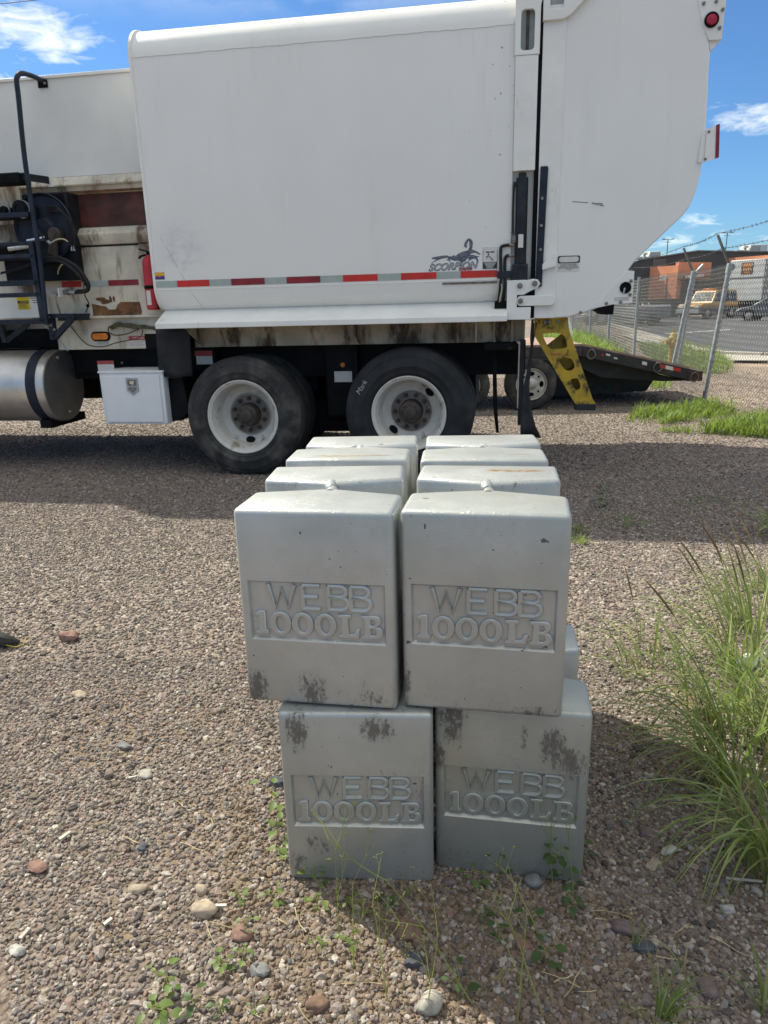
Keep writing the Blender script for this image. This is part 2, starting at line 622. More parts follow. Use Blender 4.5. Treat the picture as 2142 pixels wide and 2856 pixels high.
# dark smeared lettering strip under the stripe
T(MB().box(1.834, 2.284, -.0022, .003, 1.655, 1.671), 'worn_strip', mat('worn_printed_strip', (.16, .13, .12), .6, 0, .5, 30), body)

# ---- state flag sticker
T(MB().box(-.724 + .01, -.62, -.0022, .003, 1.772, 1.832), 'flag_sticker', 'blueflag', body)
fl = body.children[-1]
mbY, mbR = MB(), MB()
for k in range(13):
    a0, a1 = pi * k / 13, pi * (k + 1) / 13
    c0 = (-.667, 1.800)
    def hit(a):
        dx_, dz_ = cos(a), sin(a)
        t_ = min((.047 / abs(dx_)) if abs(dx_) > 1e-6 else 9, (.032 / dz_) if dz_ > 1e-6 else 9)
        return (c0[0] + dx_ * t_, -.0030, c0[1] + dz_ * t_)
    mm = mbR if k % 2 == 0 else mbY
    mm.add([(c0[0], -.0030, c0[1]), hit(a0), hit((a0 + a1) / 2), hit(a1)], [(0, 1, 2, 3)])
T(mbY, 'yellow_rays', 'yellowlabel', fl, smooth=0)
T(mbR, 'red_rays', 'orangeflag', fl, smooth=0)
star = []
for k in range(10):
    r_ = .016 if k % 2 == 0 else .007
    star.append((-.667 + r_ * sin(2 * pi * k / 10), 1.801 + r_ * cos(2 * pi * k / 10)))
plate('star', [star], -.0042, .0008, M['orangeflag'], fl)

# ---- scorpion emblem and lettering
def E(px_, py_):
    return (1.709 + (px_ - 80) * .0004276, 1.777 + .0004 * (780 - py_) - 1.3e-5 * (px_ - 80))


emb = plate('scorpion_emblem', [[E(*p) for p in ((470, 505), (520, 520), (560, 515), (595, 492), (630, 512), (690, 460), (760, 430), (860, 405), (900, 385), (960, 392), (1040, 425), (1110, 480), (1085, 488), (1010, 448),
                                                      (940, 455), (900, 490), (960, 488), (1030, 510), (1090, 525), (1040, 535), (1065, 600), (1050, 640), (1035, 600), (1005, 560), (950, 570), (900, 600), (870, 605), (890, 560), (850, 560),
                                                      (820, 610), (740, 640), (720, 625), (690, 605), (600, 600), (540, 580), (510, 570), (535, 635), (515, 625), (490, 590), (475, 600), (460, 590), (490, 555))]], -.0024, .004, M['slateink'], body)
plate('tail', [[E(*p) for p in ((865, 395), (895, 350), (890, 250), (880, 205), (840, 300), (850, 340), (825, 355), (790, 320), (795, 275), (830, 205), (885, 170), (925, 190), (955, 235), (955, 300), (940, 385), (905, 392))]], -.0026, .004, M['slateink'], emb)
plate('pincer', [[E(*p) for p in ((165, 545), (200, 535), (320, 510), (470, 495), (480, 540), (360, 560), (290, 590), (200, 630), (160, 670), (170, 640), (260, 575), (240, 570), (170, 565))]], -.0026, .004, M['slateink'], emb)
mbp = MB()
rr = random.Random(3)
for a, b in (((300, 540), (350, 530)), ((380, 520), (450, 512)), ((250, 590), (300, 570)), ((590, 530), (680, 520)), ((700, 480), (820, 450)), ((720, 520), (840, 480)), ((900, 420), (1000, 440)), ((940, 510), (1000, 540)),
             ((760, 570), (820, 560)), ((620, 560), (690, 570)), ((905, 230), (930, 330)), ((830, 250), (850, 220)), ((860, 520), (930, 520)), ((560, 550), (600, 545)), ((810, 310), (835, 285))):
    p, q = E(*a), E(*b)
    mbp.beam((p[0], -.0036, p[1]), (q[0], -.0036, q[1]), .002, .006, (0, 1, 0))
T(mbp, 'emblem_highlights', 'paleink', emb, smooth=0)['kind'] = 'stuff'
me = text_mesh('SCORPION', .075, .001, .35, .0035, spacing=1.0, width=.415)
link_mesh('emblem_lettering', upright(me, 1.918, -.0018, 1.795, .03), M['slateink'], body)
le = body.children[-1]
me = text_mesh('SCORPION', .070, .001, .35, -.001, width=.398)
link_mesh('lettering_fill', upright(me, 1.918, -.0026, 1.795, .03), M['paleink'], le)
me = text_mesh('DADEE', .030, .001, .3, .001, width=.115)
link_mesh('red_lettering', upright(me, 2.025, -.0040, 1.772, .02), M['redink'], body)

# ---- pictogram label next to the emblem
lb = T(MB().box(2.163, 2.287, -.0022, .003, 1.766, 1.938), 'warning_label', 'paper', body)
mb = MB()
mb.box(2.166, 2.284, -.0030, -.001, 1.769, 1.822)
mb.box(2.166, 2.169, -.0030, -.001, 1.822, 1.912); mb.box(2.281, 2.284, -.0030, -.001, 1.822, 1.912)
mb.box(2.190, 2.222, -.0030, -.001, 1.893, 1.903); mb.box(2.228, 2.26, -.0030, -.001, 1.893, 1.903)
mb.beam((2.205, -.003, 1.872), (2.232, -.003, 1.858), .002, .014, (0, 1, 0)); mb.beam((2.23, -.003, 1.86), (2.252, -.003, 1.832), .002, .011, (0, 1, 0))
mb.beam((2.21, -.003, 1.868), (2.188, -.003, 1.862), .002, .005, (0, 1, 0)); mb.beam((2.208, -.003, 1.866), (2.196, -.003, 1.846), .002, .005, (0, 1, 0))
mb.beam((2.235, -.003, 1.855), (2.236, -.003, 1.832), .002, .006, (0, 1, 0)); mb.lathe([(0, -.003), (.007, -.003), (.007, -.001)], (2.212, 0, 1.881), 'y', 12)
T(mb, 'falling_figure', 'ink', lb, smooth=0)
mb = MB()
for k in range(6):
    w_ = .048 - .005 * k
    mb.box(2.225 - w_, 2.225 + w_, -.0036, -.0026, 1.815 - k * .0078 - .002, 1.815 - k * .0078 + .0015)
T(mb, 'label_text_lines', 'paper', lb, smooth=0)

# ---- hopper: the older front part of the body
hop = T(MB().box(-3.0, -.72, .25, 2.2, 2.69, 3.475), 'hopper_panel', mat('hopper_white', (.72, .71, .665), .45, 0, .05, 2, .08, 60, ((.36, .33, .27), .64, 5, 5)))
T(MB().box(-3.0, -.722, .235, 2.215, 3.476, 3.502), 'hopper_rim', 'white_part', hop, bevel=.004)
T(MB().prism([(.252, 2.688), (.235, 2.685), (.20, 2.635), (.19, 2.612), (.20, 2.60), (.225, 2.60), (.25, 2.55), (.27, 2.545), (.4, 2.545), (.4, 2.688)], 'x', -4.3, -.722), 'hopper_lip', 'cream', bevel=.004)
T(MB().box(-4.3, -.722, .30, 2.1, 2.25, 2.55), 'maroon_channel', 'maroon')
T(MB().box(-4.3, -.722, .24, .30, 2.548, 2.566), 'rust_line', 'rust')
T(MB().prism([(.30, 2.262), (.26, 2.25), (.215, 2.20), (.215, 2.185), (.25, 2.105), (.30, 2.10)], 'x', -4.3, -.722), 'lower_ledge', 'cream', bevel=.006)
low = T(MB().box(-4.3, -.722, .25, 2.2, 1.46, 2.098), 'lower_side_panel', 'cream')
T(MB().box(-1.63, -.96, .246, .252, 2.088, 2.098), 'panel_seam', 'blackgrease', low)
T(MB().box(-4.3, -.722, .235, .30, 1.452, 1.475), 'panel_foot_rail', 'cream', bevel=.004)
T(MB().box(-1.93, -.80, .29, 2.1, 1.165, 1.45), 'skirt_panel', 'cream')
T(MB().box(-1.02, -.72, .285, .32, 1.16, 1.30), 'skirt_black_plate', 'chassis')
# stripe and patches on the lower panel
for (a, b, nm, m_) in ((-1.775, -1.575, 'red_reflector', 'redtape'), (-1.555, -1.305, 'silver_reflector', 'greytape'), (-1.30, -1.0, 'red_reflector', 'redtape_dark')):
    o = T(MB().box(a, b, .2462, .252, 1.742, 1.792), nm, m_, low)
    if nm == 'red_reflector':
        ring = plate('approval_mark', [ell((a + b) / 2 - .03, 1.767, .018, .018), ell((a + b) / 2 - .03, 1.767, .014, .014)], .2454, .001, M['redlabel'], o)
pts = [(-1.495, 1.462), (-1.02, 1.46), (-1.0, 1.50), (-1.01, 1.592), (-1.20, 1.596), (-1.235, 1.572), (-1.26, 1.53), (-1.33, 1.53), (-1.36, 1.56), (-1.40, 1.565), (-1.495, 1.587)]
plate('rust_patch', [pts], .2466, .004, M['rust'], low)
rr = random.Random(5)
for (x_, z_, w_, h_) in ((-1.40, 1.625, .05, .018), (-1.30, 1.62, .015, .03), (-1.265, 1.625, .012, .028), (-1.35, 1.60, .06, .02)):
    plate('rust_patch', [[(x_ + w_ * cos(a) * rr.uniform(.7, 1.2), z_ + h_ * sin(a) * rr.uniform(.7, 1.2)) for a in [2 * pi * k / 12 for k in range(12)]]], .2466, .004, M['rust'], low)
# amber marker, labels, cable bundle on the skirt
mk = T(MB(), 'marker_lamp', 'black') if 0 else plate('marker_lamp', [rrect(-1.565, -1.374, 1.244, 1.326, .04, 6)], .276, .016, M['black'], truck, .003)
plate('amber_lens', [rrect(-1.548, -1.391, 1.258, 1.312, .026, 6)], .264, .014, M['amber'], mk, .004)
T(MB().box(-1.52, -1.40, .286, .291, 1.212, 1.236), 'marker_bracket', 'greytape')
dl = T(MB().box(-1.185, -1.012, .2862, .291, 1.18, 1.283), 'danger_label', 'paper')
T(MB().box(-1.185, -1.012, .2852, .2875, 1.242, 1.283), 'label_band', 'redlabel', dl)
link_mesh('label_word', upright(text_mesh('DANGER', .03, .0006, width=.115), -1.085, .2846, 1.262), M['paper'], dl)
mb = MB()
for k in range(4):
    mb.box(-1.175, -1.03 - .02 * (k % 2), .2855, .288, 1.226 - k * .012, 1.230 - k * .012)
T(mb, 'label_text_lines', mat('faded_ink', (.35, .25, .24), .6), dl, smooth=0)
mb = MB()
rr = random.Random(9)
for k in range(5):
    pth = [(-1.36 + .01 * k, .27, 1.37 + rr.uniform(-.02, .02)), (-1.25, .255, 1.395 + rr.uniform(-.02, .015)), (-1.12, .25, 1.385 + rr.uniform(-.03, .02)), (-1.0, .26, 1.36 + rr.uniform(-.02, .02)), (-.85, .28, 1.34 + rr.uniform(-.02, .02))]
    mb.tube(smooth_path(pth, 4), .010, 6)
mb.tube(smooth_path([(-1.36, .265, 1.38), (-1.37, .26, 1.33), (-1.30, .25, 1.295), (-1.18, .25, 1.305), (-1.05, .26, 1.35)], 5), .006, 6)
mb.tube(smooth_path([(-1.02, .27, 1.36), (-1.06, .26, 1.27), (-1.3, .255, 1.225), (-1.45, .26, 1.19), (-1.62, .265, 1.22), (-1.78, .28, 1.40)], 5), .005, 6)
T(mb, 'cable_bundle', mat('olive_cable', (.075, .062, .028), .6, 0, .4, 30))

# ---- machinery bay behind the ladder
T(MB().box(-1.98, -1.53, .14, .31, 2.21, 2.545), 'reel_housing', 'blackgrease', bevel=.008)
T(MB().box(-1.55, -1.525, .125, .30, 2.07, 2.54), 'housing_edge_bar', 'blackpaint')
T(MB().box(-4.3, -2.02, .18, .30, 2.25, 2.66), 'front_cream_plate', 'cream')
reel = T(MB().lathe([(0, 0), (.27, 0), (.285, -.012), (.292, -.035), (.285, -.045), (.272, -.028), (.262, -.012), (.10, -.018), (.07, -.05), (0, -.055)], (-1.765, .11, 2.255), 'y', 48), 'hose_reel', 'navy')
T(MB().box(-2.25, -1.52, .12, .24, 1.80, 2.10), 'valve_block', 'blackgrease', bevel=.01)
T(MB().box(-2.4, -1.62, .14, .24, 2.09, 2.30), 'motor_plate', 'cream_low')
for (x_, z_, r_, l_) in ((-1.90, 2.405, .072, .20), (-2.06, 2.40, .036, .22)):
    m1 = T(MB().lathe([(r_ * .55, -.004), (r_ * .55, -.012), (r_ * .8, -.012), (r_ * .8, 0), (r_, 0), (r_, .02), (r_ * .92, .03), (r_ * .92, l_), (0, l_)], (x_, -.03, z_), 'y', 28), 'hydraulic_motor', 'blackgrease')
    T(MB().lathe([(r_ * .98, .03), (r_ * 1.06, .032), (r_ * 1.06, .05), (r_ * .98, .052)], (x_, -.03, z_), 'y', 28), 'motor_ring', 'steel', m1)
T(MB().box(-2.3, -1.80, .06, .12, 2.33, 2.43), 'motor_bracket', 'blackgrease', bevel=.005)
hb = T(MB().lathe([(0, -.02), (.022, -.02), (.022, -.01), (.05, -.01), (.062, 0), (.062, .06), (0, .06)], (-1.638, .02, 2.185), 'y', 24), 'pivot_hub', 'hub')
T(MB().beam((-1.66, .05, 2.20), (-1.70, .06, 2.02), .03, .09), 'pivot_arm', 'hub')
for (a, b, r_) in (((-1.90, .02, 2.140), (-1.72, .02, 2.162), .022), ((-2.10, .02, 2.078), (-1.86, .02, 2.098), .021)):
    T(MB().tube([a, b], r_, 14), 'hydraulic_rod', 'chrome')
T(MB().tube([(-2.6, .05, 2.06), (-2.08, .05, 2.085)], .04, 14), 'hydraulic_cylinder', 'blackgrease')
T(MB().box(-2.3, -1.74, .08, .14, 1.985, 2.06), 'rod_guide', 'blackpaint')
hs = [[(-1.90, .05, 1.965), (-1.769, 0, 1.978), (-1.634, -.01, 1.993), (-1.529, -.015, 1.96), (-1.43, -.015, 1.895), (-1.375, -.01, 1.812), (-1.355, 0, 1.749), (-1.385, .02, 1.701), (-1.46, .05, 1.69), (-1.546, .08, 1.688)],
      [(-1.90, .05, 1.94), (-1.771, 0, 1.960), (-1.636, -.01, 1.968), (-1.545, -.015, 1.935), (-1.465, -.015, 1.876), (-1.415, -.01, 1.813), (-1.388, .02, 1.75), (-1.41, .07, 1.715), (-1.47, .1, 1.70), (-1.546, .12, 1.70)]]
for pth in hs:
    T(MB().tube(smooth_path(pth, 6), .0165, 10), 'hydraulic_hose', 'hose')
f = T(MB().tube([(-1.545, .08, 1.688), (-1.60, .08, 1.690)], .019, 12), 'hose_fitting', 'steel')
T(MB().tube([(-1.60, .08, 1.690), (-1.625, .08, 1.692), (-1.626, .08, 1.692), (-1.66, .08, 1.695)], [.026, .026, .021, .021], 6), 'fitting_nut', 'boltsteel', f)
T(MB().box(-1.695, -1.682, .04, .13, 1.655, 1.73), 'fitting_plate', 'white_part', f)
T(MB().tube([(-1.69, .08, 1.696), (-1.80, .10, 1.694)], .012, 8), 'steel_pipe', 'steel')
T(MB().tube(smooth_path([(-1.70, .10, 1.68), (-1.75, .10, 1.672), (-1.765, .10, 1.64), (-1.766, .12, 1.56), (-1.77, .15, 1.50)], 5), .009, 8), 'steel_pipe', 'steel')
for d_ in (0, .018, -.02):
    T(MB().tube(smooth_path([(-1.70, .06, 2.40 + d_), (-1.60, .05, 2.40 + d_), (-1.53, .045, 2.36), (-1.49 + d_, .045, 2.28), (-1.485 + d_, .05, 2.16), (-1.50 + d_, .07, 2.06)], 5), .009, 8), 'hydraulic_hose', 'hose')
for x_ in (-1.512, -1.488):
    T(MB().tube([(x_, .07, 2.10), (x_ - .003, .07, 2.045)], .011, 8), 'hose_fitting', 'steel')
T(MB().tube(smooth_path([(-1.71, .0, 2.13), (-1.66, -.01, 2.115), (-1.60, -.01, 2.138), (-1.54, .0, 2.142), (-1.51, .02, 2.12)], 6), .006, 6), 'pale_wire', 'wire')
T(MB().tube(smooth_path([(-1.86, .08, 2.34), (-1.80, .03, 2.25), (-1.72, .0, 2.14), (-1.69, 0, 2.11)], 5), .010, 8), 'thin_hose', 'hose')
T(MB().tube([(-1.69, 0, 2.13), (-1.67, 0, 2.105)], .014, 8), 'hose_fitting', 'steel')
T(MB().tube(smooth_path([(-1.74, .16, 1.83), (-1.70, .1, 1.875), (-1.63, .06, 1.93), (-1.58, .05, 1.935), (-1.54, .05, 1.91)], 5), .006, 6), 'pale_wire', 'wire')
T(MB().tube(smooth_path([(-1.40, .0, 1.80), (-1.40, -.005, 1.75), (-1.44, .06, 1.66), (-1.50, .2, 1.60), (-1.53, .235, 1.57), (-1.56, .235, 1.51)], 5), .006, 6), 'thin_cable', mat('brown_cable', (.12, .08, .055), .6))
T(MB().lathe([(0, -.012), (.014, -.012), (.016, 0), (0, .002)], (-1.53, .235, 1.57), 'y', 10), 'cable_clip', 'black')
T(MB().tube([(-2.33, .04, 1.93), (-2.30, .04, 1.88), (-2.24, .05, 1.875)], .012, 8), 'elbow_fitting', 'steel')
T(MB().tube(smooth_path([(-2.24, .05, 1.878), (-2.1, .04, 1.90), (-1.92, .05, 1.945)], 4), .011, 8), 'thin_hose', 'hose')

# ---- label plate behind the ladder
lp = T(MB().box(-2.42, -1.935, .16, .25, 1.475, 1.665), 'label_panel', 'white_part')
yl = T(MB().box(-2.203, -2.08, .1575, .161, 1.55, 1.662), 'warning_label', 'yellowlabel', lp)
T(MB().box(-2.198, -2.085, .1566, .159, 1.606, 1.630), 'label_band', 'ink', lp)
link_mesh('label_word', upright(text_mesh('WARNING', .022, .0006, width=.082), -2.134, .156, 1.618), M['yellowlabel'], lp)
mb = MB()
for k in range(5):
    mb.box(-2.19, -2.095 - .015 * (k % 2), .1568, .159, 1.598 - k * .009, 1.6015 - k * .009)
for k in range(3):
    mb.box(-2.07 + .02 * (k == 1) + .03 * (k == 2), -1.945, .159, .161, 1.648 - k * .02, 1.654 - k * .02)
T(mb, 'label_text_lines', 'ink', lp, smooth=0)

# ---- ladder
lad = empty('ladder')
lad.parent = truck
rail = smooth_path([(-1.672, .245, 3.462), (-1.678, .10, 3.462), (-1.69, -.03, 3.447), (-1.705, -.072, 3.41), (-1.712, -.08, 3.36), (-1.716, -.08, 3.25), (-1.745, -.08, 2.74), (-1.742, -.08, 2.05), (-1.765, -.08, 1.584), (-1.775, -.08, 1.41)], 5)
T(MB().tube(rail, .021, 10), 'ladder_rail', 'navy', lad)
T(MB().box(-1.722, -1.632, .236, .248, 3.408, 3.468), 'rail_bracket', 'black', lad, bevel=.002)
T(MB().lathe([(0, -.012), (.01, -.012), (.012, 0)], (-1.652, .238, 3.44), 'y', 8), 'bracket_bolt', 'steel', lad)
T(MB().beam((-1.800, -.075, 2.125), (-1.80, -.075, 1.44), .05, .045, (1, 0, 0)), 'ladder_rail', 'navy', lad)
T(MB().tube([(-2.34, -.08, 2.60), (-2.36, -.08, 1.42)], .021, 10), 'ladder_rail', 'navy', lad)
for (z_, h_, y_) in ((2.347, .040, -.08), (2.11, .030, -.07), (2.006, .034, -.08), (1.778, .046, -.08), (1.676, .038, -.08), (1.442, .044, -.08)):
    T(MB().box(-2.38, -1.78, y_ - .02, y_ + .02, z_ - h_ / 2, z_ + h_ / 2), 'rung', 'navy', lad, bevel=.004)
stp = T(MB().box(-2.4, -1.80, -.12, .05, 2.60, 2.672), 'platform_step', 'black', lad, bevel=.004)
mb = MB()
for k in range(26):
    mb.prism([(-2.39 + k * .0228, 2.672), (-2.39 + k * .0228 + .016, 2.672), (-2.39 + k * .0228 + .008, 2.684)], 'y', -.118, .04)
T(mb, 'step_teeth', 'black', stp, smooth=0)
T(MB().beam((-1.80, -.07, 2.655), (-1.70, .19, 2.655), .012, .06), 'step_arm', 'blackpaint', lad)
T(MB().box(-1.72, -1.68, .17, .205, 2.60, 2.685), 'step_bracket', 'white_part', lad)
# gussets under the ladder
gs = T(MB().beam((-1.79, 0, 1.487), (-1.53, 0, 1.484), .05, .038), 'ladder_gusset', 'navy')
mb = MB()
mb.beam((-1.77, 0, 1.49), (-1.775, 0, 1.275), .05, .05, (1, 0, 0)); mb.beam((-1.548, 0, 1.472), (-1.765, 0, 1.29), .05, .045); mb.box(-1.72, -1.53, .02, .25, 1.44, 1.50)
T(mb, 'gusset_brace', 'navy', gs)
mb = MB()
mb.beam((-2.30, 0, 1.42), (-2.27, 0, 1.26), .05, .045, (1, 0, 0)); mb.beam((-2.27, 0, 1.27), (-2.08, .1, 1.42), .045, .045)
T(mb, 'ladder_gusset', 'blackpaint')
for (x_, z_) in ((-1.775, 1.475), (-1.765, 1.405), (-1.735, 1.365), (-1.79, 1.40)):
    T(MB().lathe([(0, -.012), (.012, -.012), (.014, 0)], (x_, -.028, z_), 'y', 8), 'gusset_bolt', 'boltsteel', gs)
T(MB().tube([(-1.92, .1, 1.42), (-1.78, .2, 1.16)], .008, 6), 'brace_rod', 'steel')

# ---- fuel tank
tank = T(MB().lathe([(0, -4.1), (.34, -4.1), (.35, -4.08), (.35, -1.985), (.345, -1.972), (.335, -1.968)], (0, .35, .815), 'x', 64, cap=False), 'fuel_tank', 'alu')
T(MB().lathe([(.338, -1.969), (.335, -1.966), (0, -1.964)], (0, .35, .815), 'x', 64), 'tank_end', 'alucap', tank)
for x_ in (-2.10, -3.3):
    T(MB().lathe([(.351, x_ - .05), (.357, x_ - .05), (.357, x_ + .05), (.351, x_ + .05)], (0, .35, .815), 'x', 64), 'tank_strap', 'navy', tank)
    T(MB().box(x_ - .06, x_ + .06, .15, .75, .42, .50), 'tank_bracket', 'chassis', tank)
for (y_, z_) in ((.30, 1.09), (.37, .55)):
    T(MB().lathe([(0, .014), (.014, .012), (.018, 0)], (-1.966, y_, z_), 'x', 10), 'end_bolt', 'steel', tank)

# ---- toolbox
tb = T(MB().box(-1.372, -.742, .002, .44, .485, .968), 'toolbox', 'toolbox', bevel=.006)
T(MB().box(-1.38, -.735, -.012, .45, .962, .980), 'toolbox_lid', 'toolbox', tb, bevel=.003)
T(MB().box(-1.340, -.775, -.012, .004, .505, .937), 'toolbox_door', 'toolbox', tb, bevel=.004)
lt = plate('latch', [[(-1.10, .914), (-.987, .914), (-.987, .80), (-1.043, .762), (-1.10, .80)]], -.020, .01, M['steel'], tb, .003)
plate('latch_recess', [[(-1.085, .90), (-1.002, .90), (-1.002, .845), (-1.085, .845)]], -.0225, .004, M['boltsteel'], lt)
plate('latch_recess', [[(-1.085, .832), (-1.002, .832), (-1.002, .808), (-1.043, .782), (-1.085, .808)]], -.0225, .004, M['boltsteel'], lt)
plate('latch_paddle', [[(-1.062, .888), (-1.022, .888), (-1.022, .862), (-1.036, .862), (-1.022, .849), (-1.034, .849), (-1.046, .862), (-1.062, .862)]], -.0255, .004, M['chrome'], lt)
tl = T(MB().box(-1.54, -1.372, .28, .285, .952, 1.055), 'caution_label', 'paper')
T(MB().box(-1.54, -1.372, .2785, .282, 1.022, 1.055), 'label_band', 'redlabel', tl)

# ---- fire extinguisher, strapped to the lower panel
ex = T(MB().lathe([(0, 1.515), (.05, 1.517), (.062, 1.53), (.062, 1.915), (.055, 1.95), (.03, 1.972), (.022, 1.98), (.022, 1.995)], (-.838, .175, 0), 'z', 32), 'fire_extinguisher', 'red')
mb = MB()
mb.tube([(-.838, .175, 1.99), (-.838, .175, 2.02)], .016, 10)
mb.beam((-.83, .175, 2.02), (-.915, .165, 2.045), .025, .012); mb.beam((-.83, .175, 2.00), (-.905, .165, 1.985), .025, .014); mb.beam((-.905, .165, 1.988), (-.925, .165, 1.965), .022, .012)
T(mb, 'extinguisher_handle', 'black', ex)
T(MB().lathe([(.0635, 1.70), (.066, 1.70), (.066, 1.73), (.0635, 1.73)], (-.838, .175, 0), 'z', 32), 'mount_strap', 'black', ex)
T(MB().box(-.79, -.765, .14, .25, 1.53, 1.86), 'mount_plate', 'black', ex)
mb = MB()
for k in range(7):
    a0, a1 = -2.15 + k * .11, -2.15 + (k + 1) * .11
    q = lambda a, z: (-.838 + .0628 * cos(a), .175 + .0628 * sin(a), z)
    mb.add([q(a0, 1.56), q(a1, 1.56), q(a1, 1.685), q(a0, 1.685)], [(0, 1, 2, 3)])
T(mb, 'extinguisher_label', 'paper', ex)

# ---- cab, beyond the left edge of the picture
T(MB().prism([(-5.2, .55), (-5.2, 1.5), (-5.05, 2.25), (-4.9, 2.35), (-3.3, 2.35), (-3.15, 2.2), (-3.15, .55)], 'y', .05, 2.35), 'cab', 'white_part', bevel=.05)
T(MB().prism([(-4.85, 1.45), (-4.75, 2.15), (-3.9, 2.2), (-3.9, 1.45)], 'y', .04, .06), 'cab_window', 'black')

# ---- chassis
ch = T(MB().box(-4.3, 2.55, .55, .64, .86, 1.165), 'chassis_rail', 'chassis')
T(MB().box(-4.3, 2.55, 1.76, 1.85, .86, 1.165), 'chassis_rail', 'chassis')
T(MB().box(-4.3, 2.40, .66, 1.74, 1.17, 1.34), 'body_floor', 'chassis')
sf = T(MB().box(-.52, 2.53, .28, .33, 1.168, 1.352), 'body_sill', 'cream_low')
T(MB().box(-.52, 2.53, 2.05, 2.10, 1.168, 1.352), 'body_sill', 'cream_low')
T(MB().box(-.5, 2.4, .13, 2.27, 1.37, 1.50), 'body_underside', 'cream_low')
for x_ in (-.44, 1.06):
    T(MB().prism([(-.08, 1.350), (.28, 1.350), (.28, 1.17)], 'x', x_ - .008, x_ + .008), 'sill_gusset', 'cream_low')
for x_ in (1.95, 2.11, 2.27, 2.42, 2.52):
    T(MB().box(x_ - .01, x_ + .01, .225, .282, 1.17, 1.352), 'sill_rib', 'cream_low')
T(MB().box(-3.0, -.62, 1.86, 2.3, .50, 1.12), 'far_side_boxes', 'chassis')
mb = MB()
mb.box(.62, .98, .66, 1.74, .42, 1.16); mb.box(-.6, .55, .66, 1.74, .7, 1.16); mb.box(1.0, 2.1, .66, 1.74, .7, 1.16); mb.box(-.2, 1.7, .68, .80, .30, .62); mb.box(-.2, 1.7, 1.55, 1.67, .30, .62)  # added dark boxes that blacken the space between the wheels
T(mb, 'suspension_dark_fill', 'chassis', bevel=.02)
mb = MB()
for x_ in (0.005, 1.535):
    mb.tube([(x_, .2, .56), (x_, 2.2, .56)], .09, 14)
T(mb, 'axles', 'chassis')
l1 = T(MB().box(-.572, -.41, .40, .404, 1.0, 1.125), 'caution_label', 'paper')
T(MB().box(-.58, -.405, .398, .401, 1.078, 1.128), 'label_band', 'redlabel', l1)
T(MB().box(.775, .945, .44, .444, .815, .915), 'paper_tag', 'paper')
T(MB().box(-.6, -.38, .404, .55, 1.0, 1.16), 'label_bracket', 'chassis')
T(MB().box(.7, 1.0, .446, .56, .5, 1.16), 'air_tank_plate', 'chassis')
T(MB().lathe([(0, -.006), (.02, -.005), (.024, 0)], (.86, .44, .975), 'y', 12), 'amber_reflector', 'amber')
T(MB().box(-1.9, -.45, .50, .56, .93, 1.16), 'frame_side_plate', 'chassis')
for x_ in (-1.4, -.95, -.62):
    T(MB().lathe([(0, -.012), (.014, -.012), (.016, 0)], (x_, .50, 1.02), 'y', 8), 'frame_bolt', 'boltsteel')
# front wheel flap and its fender curve
mb = MB()
n_ = 10
vs, fs = [], []
for i in range(n_ + 1):
    for j in range(9):
        u_, w_ = i / n_, j / 8
        vs.append((-.765 + .31 * u_ + .02 * (1 - w_) * -1, .02 + .015 * sin(u_ * 7) * (1 - w_) + .03 * u_, .912 + .445 * w_ + .01 * sin(u_ * 9) * (1 - w_)))
for i in range(n_):
    for j in range(8):
        a = i * 9 + j
        fs.append((a, a + 9, a + 10, a + 1))
mb.add(vs, fs)
fl1 = T(mb, 'front_flap', 'rubber2')
sd = fl1.modifiers.new('thickness', 'SOLIDIFY'); sd.thickness = .012
T(MB().box(-.77, -.44, .05, .5, 1.335, 1.35), 'flap_hanger', 'chassis')
T(MB().prism([(-.76, .90), (-.60, .90), (-.56, .60), (-.66, .50), (-.74, .50)], 'y', .10, .45), 'splash_guard', 'chassis')


